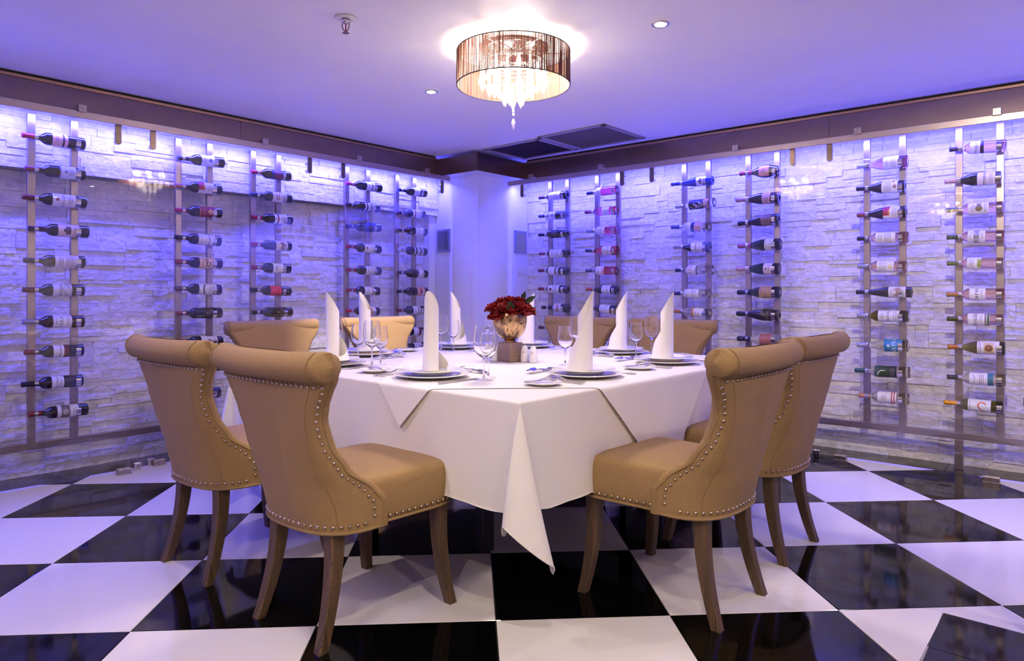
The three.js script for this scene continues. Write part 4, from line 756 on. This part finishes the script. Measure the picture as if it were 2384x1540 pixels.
// ------------------------------------------------------------------ place settings
{
  const top0 = TY + 0.004;
  // shared shapes
  const plate = (r, h) => lathe([[0, 0.004], [r * 0.55, 0.004], [r * 0.60, 0], [r * 0.63, 0.001], [r * 0.66, 0.005], [r * 0.97, h - 0.001], [r, h], [r * 0.995, h + 0.003], [r * 0.96, h + 0.003], [r * 0.68, 0.0105], [r * 0.64, 0.008], [0, 0.008]], 56);
  const G = { charger: plate(0.160, 0.014), plate: plate(0.130, 0.015), side: plate(0.074, 0.010) };
  const spiral = () => { // napkin rolled into a tall slanted cone with a wrapped skirt
    const rows = [], N = 90, V = 22, turns = 1.75 * 2 * Math.PI;
    for (let v = 0; v <= V; v++) { const row = []; for (let i = 0; i <= N; i++) { const t = i / N, a = t * turns + 0.4, r = 0.027 + 0.0055 * t, k = v / V;
      const peak = 0.335 - 0.105 * (0.5 - 0.5 * Math.cos(a - 0.4)), hgt = lerp(peak, 0.02, smooth(0.58, 1, t)), y = hgt * k, flare = (1 + 1.35 * smooth(0.58, 0.92, t) * Math.pow(1 - y / 0.34, 1.7)), lean = 0.002 * Math.pow(y / 0.33, 2);
      row.push([r * flare * Math.cos(a) * 1.12 + lean, y, r * flare * Math.sin(a)]); } rows.push(row); }
    return grid(rows, { uvs: (i, j, p) => [j / N * 0.4, p[1]] }); };
  const napkinGeo = spiral();
  // stemmed glass: thin foot, solid stem and bowl
  const foot = R0 => lathe([[0.0045, 0.012], [0.009, 0.006], [R0 * 0.86, 0.0022], [R0 * 0.88, 0.0010]], 36);
  const bowl = (h, R0) => lathe([[0, 0.008], [0.0050, 0.010], [0.0043, 0.03], [0.0040, h * 0.38], [0.0055, h * 0.41], [0.012, h * 0.43], [R0 * 0.66, h * 0.49], [R0 * 0.90, h * 0.57], [R0, h * 0.66], [R0 * 0.98, h * 0.76], [R0 * 0.90, h * 0.88], [R0 * 0.80, h], [R0 * 0.785, h], [R0 * 0.885, h * 0.88], [R0 * 0.965, h * 0.76], [R0 * 0.985, h * 0.66], [R0 * 0.885, h * 0.575], [R0 * 0.62, h * 0.495], [0.008, h * 0.44], [0, h * 0.437]], 40);
  const stemmed = [[0.192, 0.037], [0.222, 0.043]].map(([h, r]) => [bowl(h, r), foot(r)]);
  const ext = (pts, d = 0.0022) => { const s = new THREE.Shape(); pts.forEach((p, i) => i ? s.lineTo(...p) : s.moveTo(...p)); s.closePath(); return new THREE.ExtrudeGeometry(s, { depth: d, bevelEnabled: true, bevelSize: 0.0012, bevelThickness: 0.001, bevelSegments: 1 }); };
  const handle = k => ext([[-0.004 * k, 0.085], [-0.0042 * k, 0.04], [-0.0075 * k, 0.012], [-0.0085 * k, 0.004], [-0.005 * k, 0], [0.005 * k, 0], [0.0085 * k, 0.004], [0.0075 * k, 0.012], [0.0042 * k, 0.04], [0.004 * k, 0.085]], 0.003);
  const flat = g => g.rotateX(-Math.PI / 2).rotateY(0);        // length along -z (away from the guest), thickness up
  const bend = (g, y0) => { const p = g.attributes.position; for (let i = 0; i < p.count; i++) { const t = p.getY(i); p.setZ(i, p.getZ(i) + 0.012 * Math.pow(Math.sin(clamp((t - y0) / 0.11, 0, 1) * Math.PI), 1)); } return g; };
  const forkGeo = (() => { const parts = [handle(1), ext([[-0.004, 0.08], [-0.005, 0.12], [-0.0115, 0.136], [-0.0125, 0.15], [0.0125, 0.15], [0.0115, 0.136], [0.005, 0.12], [0.004, 0.08]])]; for (let k = 0; k < 4; k++) parts.push(ext([[-0.0125 + k * 0.0071, 0.148], [-0.0115 + k * 0.0068, 0.192], [-0.0088 + k * 0.0068, 0.192], [-0.0085 + k * 0.0071, 0.148]])); const g = mergeGeometries(parts); return flat(bend(g, 0.09)); })();
  const knifeGeo = flat(mergeGeometries([handle(1.1), ext([[-0.0042, 0.08], [-0.0085, 0.09], [-0.009, 0.17], [-0.004, 0.208], [0.004, 0.215], [0.0055, 0.20], [0.005, 0.09], [0.0042, 0.08]], 0.0012)]));
  const butterGeo = flat(mergeGeometries([handle(0.95), ext([[-0.004, 0.08], [-0.010, 0.092], [-0.0105, 0.14], [-0.002, 0.165], [0.005, 0.155], [0.0045, 0.09], [0.004, 0.08]], 0.0012)]));
  const spoonGeo = (() => { const b = new THREE.SphereGeometry(0.02, 18, 10, 0, Math.PI * 2, Math.PI / 2, Math.PI / 2).rotateX(Math.PI / 2).rotateX(Math.PI).scale(1, 1.45, 0.35).translate(0, 0.158, 0.010); const h = mergeGeometries([handle(0.95), ext([[-0.004, 0.08], [-0.0035, 0.132], [0.0035, 0.132], [0.004, 0.08]])]); return flat(bend(mergeGeometries([h, b.toNonIndexed()]), 0.05)); })();

  const seats = [ // a, b, inward direction [da, db], turn of the napkin, phrase, what to lay
    { a: 0.236, b: 0.703, d: [1, 0], nap: -1.57, at: 'at front-left place beside nearest left chair', k: 'SsFKDf' },
    { a: 0.225, b: 1.42, d: [1, 0], nap: -2.2, at: 'at left-end place behind the nearest left chair roll', k: 'SK' },
    { a: 0.692, b: 0.241, d: [0, 1], nap: 0.3, at: 'at front-right place beside the cloth corner', k: 'SsFKDf' },
    { a: 1.413, b: 0.255, d: [0, 1], nap: 0.25, at: 'at right-end place beside nearest right chair', k: 'SsFKDf' },
    { a: 1.735, b: 0.734, d: [-1, 0], nap: 0.4, at: 'at back-right place before the right far chair', k: 'SsFKDf' },
    { a: 1.74, b: 1.45, d: [-1, 0], nap: 0.4, at: 'at back-right place behind the roses', k: 'SFD' },
    { a: 1.35, b: 1.74, d: [0, -1], nap: 3.3, at: 'at back place just left of the column', k: 'SFD' },
    { a: 0.66, b: 1.76, d: [0, -1], nap: 3.3, at: 'at back-left place before the brightly lit chair', k: 'SsFKDf' },
  ];
  const first = {};
  function lay(name, geo, mat, label, cat, group, pos, turn) {
    let o; if (first[name]) { o = dup(first[name], label, pos, turn); } else { o = topMesh(name, geo, mat, label, cat, group); o.position.set(...pos); o.rotation.y = turn; first[name] = o; }
    return o;
  }
  for (const s of seats) {
    const fx = ER[0] * s.d[0] + EL[0] * s.d[1], fz = ER[1] * s.d[0] + EL[1] * s.d[1], rx = -fz, rz = fx;      // forward, right of the guest
    const [cx, cz] = tab(s.a, s.b), P = (r, f, y) => [cx + rx * r + fx * f, y, cz + rz * r + fz * f];
    const turn = Math.atan2(-fx, -fz);                         // local -z points forward
    lay('charger_plate', G.charger, M.china, `wide white under plate ${s.at}`, 'plate', 'wide white under plates', P(0, 0, top0), turn);
    lay('dinner_plate', G.plate, M.china, `white dinner plate stacked on top ${s.at}`, 'plate', 'white dinner plates under the napkins', P(0, 0, top0 + 0.0165), turn);
    const nk = lay('napkin', napkinGeo, M.napkin, `tall rolled white napkin ${s.at}`, 'napkin', 'tall rolled napkins on the plates', P(0, 0, top0 + 0.026), s.nap); nk.rotation.y = s.nap;
    if (s.k.includes('s')) { lay('side_plate', G.side, M.china, `small white bread plate ${s.at}`, 'plate', 'small bread plates', P(-0.335, -0.045, top0), turn);
      lay('butter_knife', butterGeo, M.silver, `small butter knife on bread plate ${s.at}`, 'knife', 'butter knives', P(-0.26, -0.055, top0 + 0.0155), turn + 1.35); }
    if (s.k.includes('F')) { lay('dinner_fork', forkGeo, M.silver, `outer silver fork left of plates ${s.at}`, 'fork', 'dinner forks', P(-0.215, -0.14, top0 + 0.001), turn + 0.04);
      if (s.k.includes('f')) lay('dinner_fork', forkGeo, M.silver, `inner silver fork left of plates ${s.at}`, 'fork', 'dinner forks', P(-0.185, -0.13, top0 + 0.001), turn - 0.02); }
    if (s.k.includes('K')) lay('dinner_knife', knifeGeo, M.silver, `silver knife right of plates ${s.at}`, 'knife', 'dinner knives', P(0.19, -0.13, top0 + 0.001), turn);
    if (s.k.includes('D')) { lay('dessert_spoon', spoonGeo, M.silver, `dessert spoon above plates ${s.at}`, 'spoon', 'dessert spoons', P(0.08, 0.250, top0 + 0.001), turn + Math.PI / 2 + 0.1);
      lay('dessert_fork', forkGeo, M.silver, `dessert fork above plates ${s.at}`, 'fork', 'dessert forks', P(-0.09, 0.228, top0 + 0.001), turn - Math.PI / 2); }
  }
  // wine glasses: x, z on the table, big or small
  const glasses = [
    [-0.1135, -2.728, 1, 'large wine glass standing in front of the flower vase'], [-0.0985, -2.825, 0, 'smaller wine glass just behind the large front one'],
    [-0.975, -3.735, 1, 'large wine glass beside left-end napkin, leftmost'], [-0.804, -3.543, 0, 'small wine glass, second from left, before tall back-left napkin'],
    [-0.672, -3.254, 1, 'large wine glass in the left pair by front-left place'], [-0.648, -3.345, 0, 'small wine glass right of the large left one'],
    [-0.359, -4.150, 0, 'small wine glass standing just left of the column'], [-0.44, -4.20, 1, 'large wine glass half hidden behind the front-left napkin'],
    [0.262, -3.332, 0, 'small wine glass left of the front-right napkin'], [0.366, -3.836, 1, 'large wine glass half hidden behind the front-right napkin'],
    [0.688, -3.759, 0, 'small wine glass between the two right napkins'], [0.795, -3.86, 1, 'large wine glass just left of right-end napkin'],
    [-0.137, -4.12, 1, 'large wine glass half hidden behind the flower vase']];
  for (const [x, z, big, label] of glasses) { const g = top(big ? 'wine_glass' : 'water_glass', label, 'wine glass', [x, top0 - 0.001, z], 0, 'stemmed glasses on the table'); mesh('bowl', stemmed[big][0], M.crystal, g); mesh('foot', stemmed[big][1], M.pane, g); }

  // ---------------------------------------------------------------- flowers
  const V = [-0.011, top0 - 0.001, -3.52];
  const v = top('flower_vase', 'mottled gold bowl vase on a carved square pedestal', 'vase', V, 0.75);
  mesh('pedestal', (() => { const g = new THREE.BoxGeometry(0.088, 0.098, 0.088, 6, 6, 6), p = g.attributes.position; for (let i = 0; i < p.count; i++) { const y = p.getY(i) / 0.049, k = 1 + 0.05 * y * y; p.setX(i, p.getX(i) * k); p.setZ(i, p.getZ(i) * k); } g.computeVertexNormals(); return toCreasedNormals(g, 0.6).translate(0, 0.05, 0); })(), M.carved, v);
  mesh('foot', lathe([[0, 0.099], [0.036, 0.099], [0.038, 0.103], [0.030, 0.110], [0.024, 0.116], [0, 0.116]], 36), M.mercury, v);
  mesh('bowl', lathe([[0.022, 0.113], [0.045, 0.121], [0.068, 0.142], [0.082, 0.172], [0.0875, 0.205], [0.088, 0.235], [0.086, 0.252], [0.083, 0.252], [0.085, 0.235], [0.084, 0.205], [0.078, 0.174], [0.064, 0.147], [0.040, 0.127], [0, 0.123]], 48), M.mercury, v);
  function rose(label, x, y, z, r, lean, az) {
    const g = top('red_rose', label, 'flower', [V[0] + x, V[1] + y, V[2] + z], 0, 'red roses in the gold vase');
    const petals = []; const n = 15;
    for (let k = 0; k < n; k++) { const ring = k < 3 ? 0 : k < 8 ? 1 : 2, a0 = k * 2.399, open = [0.10, 0.34, 0.66][ring], w = [1.0, 1.05, 1.0][ring], len = r * [1.35, 1.30, 1.12][ring], rows = [];
      for (let i = 0; i <= 6; i++) { const t = i / 6, row = []; for (let j = 0; j <= 6; j++) { const s = j / 3 - 1, a = a0 + s * w * (0.95 - 0.25 * t * t * Math.abs(s)); const rad = r * (0.10 + [0.26, 0.5, 0.62][ring] * Math.sin(t * 1.9) + open * 0.45 * Math.pow(t, 3)) * (1 + 0.05 * Math.sin(k * 7 + j)), yy = len * (t * 0.95 - 0.22 * t * t * s * s - open * 0.34 * Math.pow(t, 4)) - r * 0.45;
        row.push([rad * Math.cos(a), yy, rad * Math.sin(a)]); } rows.push(row); }
      petals.push(grid(rows)); }
    const m = mesh('bloom', mergeGeometries(petals).rotateX(lean).rotateY(az), M.petal, g);
    mesh('stem', tube([[0, -r * 0.5, 0], [-x * 0.35, -r * 0.5 - 0.03, -z * 0.35], [-x * 0.6, -y + 0.15, -z * 0.6]], 0.003, 10, 6), M.leaf, g);
    return g;
  }
  const roses = [[-0.088, 0.287, 0.02, 'red rose at the left edge of the vase'], [-0.064, 0.248, 0.062, 'red rose drooping lowest over left rim of vase'], [-0.025, 0.285, 0.055, 'red rose at the front centre left of the bunch'], [0.002, 0.322, -0.01, 'red rose at the very top of the bunch'], [0.048, 0.290, 0.045, 'red rose at front right of the bunch'], [0.085, 0.272, 0.028, 'red rose at the right edge over the vase rim'], [-0.045, 0.312, -0.035, 'red rose at the back left of the bunch'], [0.052, 0.312, -0.040, 'red rose at the back right of the bunch'], [0.012, 0.272, 0.070, 'red rose low at the front over the middle of the rim']];
  roses.forEach(([x, y, z, label], i) => { const out = Math.hypot(x, z); rose(label, x, y - 0.016, z, 0.046 + 0.004 * (i % 3), clamp(out * 5, 0.05, 0.55), Math.atan2(x, z)); });
  const leafGeo = (l, w) => { const rows = []; for (let i = 0; i <= 8; i++) { const t = i / 8, ww = w * Math.sin(Math.PI * Math.pow(t, 0.8)) * (1 - 0.2 * t), row = []; for (let j = -2; j <= 2; j++) row.push([ww * j / 2, l * t, 0.25 * Math.abs(j / 2) * ww + 0.10 * l * t * t]); rows.push(row); } return grid(rows); };
  const leaves = [[0.005, 0.262, 0.088, 0.055, 0.024, 0.1, 0.0, 'dark green rose leaf at the front of the bunch'], [-0.03, 0.272, 0.085, 0.035, 0.013, 0.9, 0.2, 'small green leaf at front left of the bunch'], [0.080, 0.305, 0.0, 0.065, 0.016, -1.0, 0.0, 'bright green leaf pointing right above the roses'], [0.064, 0.318, -0.02, 0.05, 0.014, -0.35, 0, 'dark leaf standing behind the right roses'], [0.098, 0.262, 0.01, 0.04, 0.017, -1.2, 0.3, 'pale green curled leaf at the right of the vase']];
  leaves.forEach(([x, y, z, l, w, tilt, lean, label], i) => { const m = topMesh('rose_leaf', leafGeo(l, w).rotateX(-lean).rotateZ(tilt), M.leaf, label, 'leaf', 'leaves among the roses'); m.position.set(V[0] + x, V[1] + y, V[2] + z); });
  // shakers
  const shaker = lathe([[0, 0], [0.0205, 0], [0.022, 0.003], [0.0222, 0.02], [0.0205, 0.045], [0.0165, 0.07], [0.012, 0.081], [0.006, 0.0855], [0, 0.0865]], 28);
  const mark = std({ color: 0xb4645c, roughness: 0.5 });
  [[0.066, -3.49, 'white china shaker right of the vase, nearer the vase'], [0.108, -3.455, 'white china shaker right of the vase, farther right'], [-0.092, -3.545, 'white china shaker just left of the vase pedestal'], [-0.128, -3.585, 'white china shaker farthest left of the vase']].forEach(([x, z, label]) => {
    const g = top('salt_shaker', label, 'shaker', [x, top0 - 0.001, z], 0, 'white china shakers beside the vase'); mesh('body', shaker, M.china, g);
    mesh('emblem', new THREE.TorusGeometry(0.0042, 0.0009, 5, 14).translate(0, 0, 0).rotateX(-0.12).translate(-0.006, 0.05, 0.0196), mark, g); });
}

// ------------------------------------------------------------------ chandelier
function chandelier(C, label, bulbs, power) {
  const yt = CEIL - 0.024, yb = 2.174, Rr = 0.289;
  const g = top('chandelier', label, 'chandelier', [C[0], 0, C[2]], 0, 'thread drum chandeliers');
  mesh('ceiling_plate', lathe([[0, CEIL - 0.001], [0.17, CEIL - 0.001], [0.17, CEIL - 0.016], [0.16, CEIL - 0.02], [0, CEIL - 0.02]], 40), M.chrome, g);
  { const th = [], n = 640; for (let k = 0; k < n; k++) { const a = (k + rr(-0.25, 0.25)) / n * 2 * Math.PI, r = Rr + rr(-0.0012, 0.0012); th.push(new THREE.CylinderGeometry(rr(0.0011, 0.0017), rr(0.0011, 0.0017), yt - yb, 3, 1, true).rotateZ(rr(-0.008, 0.008)).translate(r, (yt + yb) / 2, 0).rotateY(a)); }
    mesh('shade', mergeGeometries(th), M.shade, g).userData.kind = 'stuff'; }
  for (const y of [yt, yb]) mesh('rim', new THREE.TorusGeometry(Rr, 0.003, 8, 96).rotateX(Math.PI / 2).translate(0, y, 0), M.shadeRim, g);
  for (let k = 0; k < 8; k++) { const a = k / 8 * 2 * Math.PI + 0.24; mesh('rib', new THREE.CylinderGeometry(0.0022, 0.0022, yt - yb, 6).translate((Rr - 0.003) * Math.cos(a), (yt + yb) / 2, (Rr - 0.003) * Math.sin(a)), M.shadeRim, g); }
  mesh('arms', mergeGeometries([0, 1, 2].map(k => new THREE.CylinderGeometry(0.004, 0.004, 2 * Rr, 6).rotateZ(Math.PI / 2).rotateY(k * Math.PI / 3).translate(0, yt - 0.006, 0))), M.chrome, g);
  for (const [r, y] of [[0.165, 2.29], [0.10, 2.25], [0.05, 2.20]]) mesh('crystal_ring', new THREE.TorusGeometry(r, 0.004, 6, 48).rotateX(Math.PI / 2).translate(0, y, 0), M.chrome, g);
  const drop = (s, l) => { const q = new THREE.CylinderGeometry(s * 0.3, s, l * 0.35, 6, 1), p = new THREE.ConeGeometry(s, l * 0.65, 6, 1).rotateX(Math.PI); return toCreasedNormals(mergeGeometries([q.translate(0, l * 0.17, 0), p.translate(0, -l * 0.33, 0)]), 0.1); };
  const dg = [drop(0.017, 0.062), drop(0.013, 0.05), drop(0.02, 0.075)], bead = new THREE.OctahedronGeometry(0.0075, 1);
  const hang = (r, n, y, len, i0) => { for (let k = 0; k < n; k++) { const a = (k + i0) / n * 2 * Math.PI, x = r * Math.cos(a), z = r * Math.sin(a); const beads = []; for (let b = 0; b < len; b++) beads.push(bead.clone().translate(x, y - 0.012 - b * 0.016, z)); if (beads.length) mesh('bead_string', mergeGeometries(beads), M.drop, g); const m = mesh('crystal_drop', dg[(k + i0) % 3 | 0], M.drop, g); m.position.set(x, y - 0.03 - len * 0.016, z); m.rotation.y = k * 1.3; } };
  hang(0.165, 18, 2.29, 4, 0); hang(0.10, 12, 2.25, 4, 0.5); hang(0.05, 7, 2.20, 4, 0.2);
  mesh('bead_string', mergeGeometries([0, 1, 2, 3, 4, 5, 6].map(b => bead.clone().translate(0, 2.13 - b * 0.017, 0))), M.drop, g);
  const tip = mesh('crystal_drop', drop(0.012, 0.062), M.drop, g); tip.position.set(0, 1.985, 0);
  for (let k = 0; k < bulbs; k++) { const a = k / bulbs * 2 * Math.PI + 0.3, x = 0.125 * Math.cos(a), z = 0.125 * Math.sin(a);
    mesh('bulb', new THREE.SphereGeometry(0.014, 14, 10).scale(1, 1.5, 1).translate(x, 2.262, z), M.bulb, g); mesh('socket', new THREE.CylinderGeometry(0.009, 0.009, 0.06, 10).translate(x, 2.315, z), M.chrome, g);
    const p = new THREE.PointLight(BULB_COLOR, power, 0, 2); p.name = 'bulb_light'; p.position.set(C[0] + x, 2.262, C[2] + z); p.castShadow = true; scene.add(p); }
}
chandelier([0.007, 0, -3.474], 'round crystal chandelier with brown thread drum shade above the table', 6, BULB_POWER);
// its two fellows over the rest of the room, seen only as reflections in the glass
chandelier([-1.25, 0, -0.45], 'round crystal chandelier behind the camera on the left', 3, BULB_POWER * 1.5);
chandelier([1.75, 0, -0.75], 'round crystal chandelier behind the camera on the right', 3, BULB_POWER * 1.5);
// ------------------------------------------------------------------ recessed spots, sprinkler, ceiling grilles
{
  const spots = [[0.6935, -3.165, 'recessed ceiling spotlight right of the chandelier', null, 1.1], [-0.503, -4.225, 'recessed ceiling spotlight left of the chandelier', [-1.0, 0.75, -4.98], 18, 0.42],
    [-1.35, -2.2, 'recessed ceiling spotlight above the left chairs'], [1.55, -2.25, 'recessed ceiling spotlight above the right foreground', [2.95, 0.7, -4.05], 7.5, 0.75], [0.15, -1.15, 'recessed ceiling spotlight just before the camera'], [-0.5, -0.25, 'recessed ceiling spotlight left of the camera', [-0.45, 0.5, -2.6], 2.6, 0.62], [1.1, 0.0, 'recessed ceiling spotlight right of the camera', [0.5, 0.5, -2.6], 2.6, 0.62], [2.55, -1.35, 'recessed ceiling spotlight at the far right of the room']];
  for (const [x, z, label, aim, power = SPOT_POWER, cone = 0.95] of spots) {
    const g = top('downlight', label, 'ceiling light', [x, CEIL, z], 0, 'recessed ceiling spotlights');
    mesh('trim_ring', lathe([[0.030, -0.001], [0.042, -0.001], [0.042, -0.004], [0.036, -0.008], [0.030, -0.006]], 36), M.chrome, g);
    mesh('lamp', lathe([[0, -0.006], [0.020, -0.0055], [0.029, -0.003], [0.029, -0.001], [0, -0.001]], 28), M.lens, g);
    const l = new THREE.SpotLight(SPOT_COLOR, power, 0, cone, 0.55, 2); l.name = 'spot_light'; l.position.set(x, CEIL - 0.02, z); l.target.position.set(...(aim || [x, 0, z])); l.castShadow = true; l.shadow.radius = 1.2; scene.add(l, l.target);
  }
  const s = top('fire_sprinkler', 'ceiling fire sprinkler with red glass bulb', 'sprinkler', [-0.76, CEIL, -3.10]);
  mesh('escutcheon', lathe([[0.018, -0.001], [0.050, -0.001], [0.048, -0.006], [0.028, -0.009], [0.018, -0.006]], 36), M.plastic, s);
  mesh('body', lathe([[0, -0.002], [0.016, -0.002], [0.017, -0.016], [0.013, -0.022], [0.006, -0.028], [0, -0.028]], 20), M.chrome, s);
  for (const k of [-1, 1]) mesh('arm', tube([[k * 0.013, -0.018, 0], [k * 0.016, -0.034, 0], [k * 0.012, -0.05, 0], [k * 0.002, -0.064, 0]], 0.0028, 20, 6), M.bronze, s);
  mesh('glass_bulb', new THREE.CylinderGeometry(0.003, 0.003, 0.032, 8).translate(0, -0.044, 0), M.redBulb, s);
  const teeth = [new THREE.CylinderGeometry(0.008, 0.008, 0.003, 14).translate(0, -0.069, 0)]; for (let k = 0; k < 12; k++) teeth.push(new THREE.BoxGeometry(0.009, 0.0015, 0.0035).translate(0.011, -0.069, 0).rotateY(k / 12 * 2 * Math.PI)); mesh('deflector', mergeGeometries(teeth), M.bronze, s);
  // two air grilles beside the column
  const grille = (label, x, z, w, d, mat, sw) => {
    const g = top('ceiling_grille', label, 'air grille', [x, CEIL, z], LW.turn); const b = 0.035, fr = [];
    for (const k of [-1, 1]) { fr.push(rbox(w, 0.008, b, 0.002, 0, -0.005, k * (d / 2 - b / 2))); fr.push(rbox(b, 0.008, d, 0.002, k * (w / 2 - b / 2), -0.005, 0)); }
    mesh('frame', mergeGeometries(fr), M.grille, g); mesh('duct', box(w - 2 * b, 0.002, d - 2 * b, 0, -0.0012, 0), M.duct, g);
    const sl = []; for (let z0 = -d / 2 + b + 0.006; z0 < d / 2 - b; z0 += 0.0125) sl.push(box(w - 2 * b, 0.0018, sw).rotateX(0.35).translate(0, -0.005, z0)); mesh('slats', mergeGeometries(sl), mat, g).userData.kind = 'stuff'; return g; };
  grille('dark louvred ceiling grille in the corner by the column', 0.162, -5.905, 0.56, 0.62, M.grilleDark, 0.0085);
  grille('pale louvred ceiling grille beside the dark one', 0.640, -5.455, 0.60, 0.64, M.grille, 0.0118);
}
{ // post at the right edge of the view
  const g = top('wooden_post', 'slim brown wooden post with metal cap at right photo edge', 'post', [1.714, 0, -2.2], 0.4);
  mesh('shaft', rbox(0.06, 0.74, 0.06, 0.004, 0, 0.372, 0), M.walnut, g); mesh('cap', rbox(0.066, 0.03, 0.066, 0.003, 0, 0.755, 0), M.bronze, g);
}
renderer.render(scene, camera);
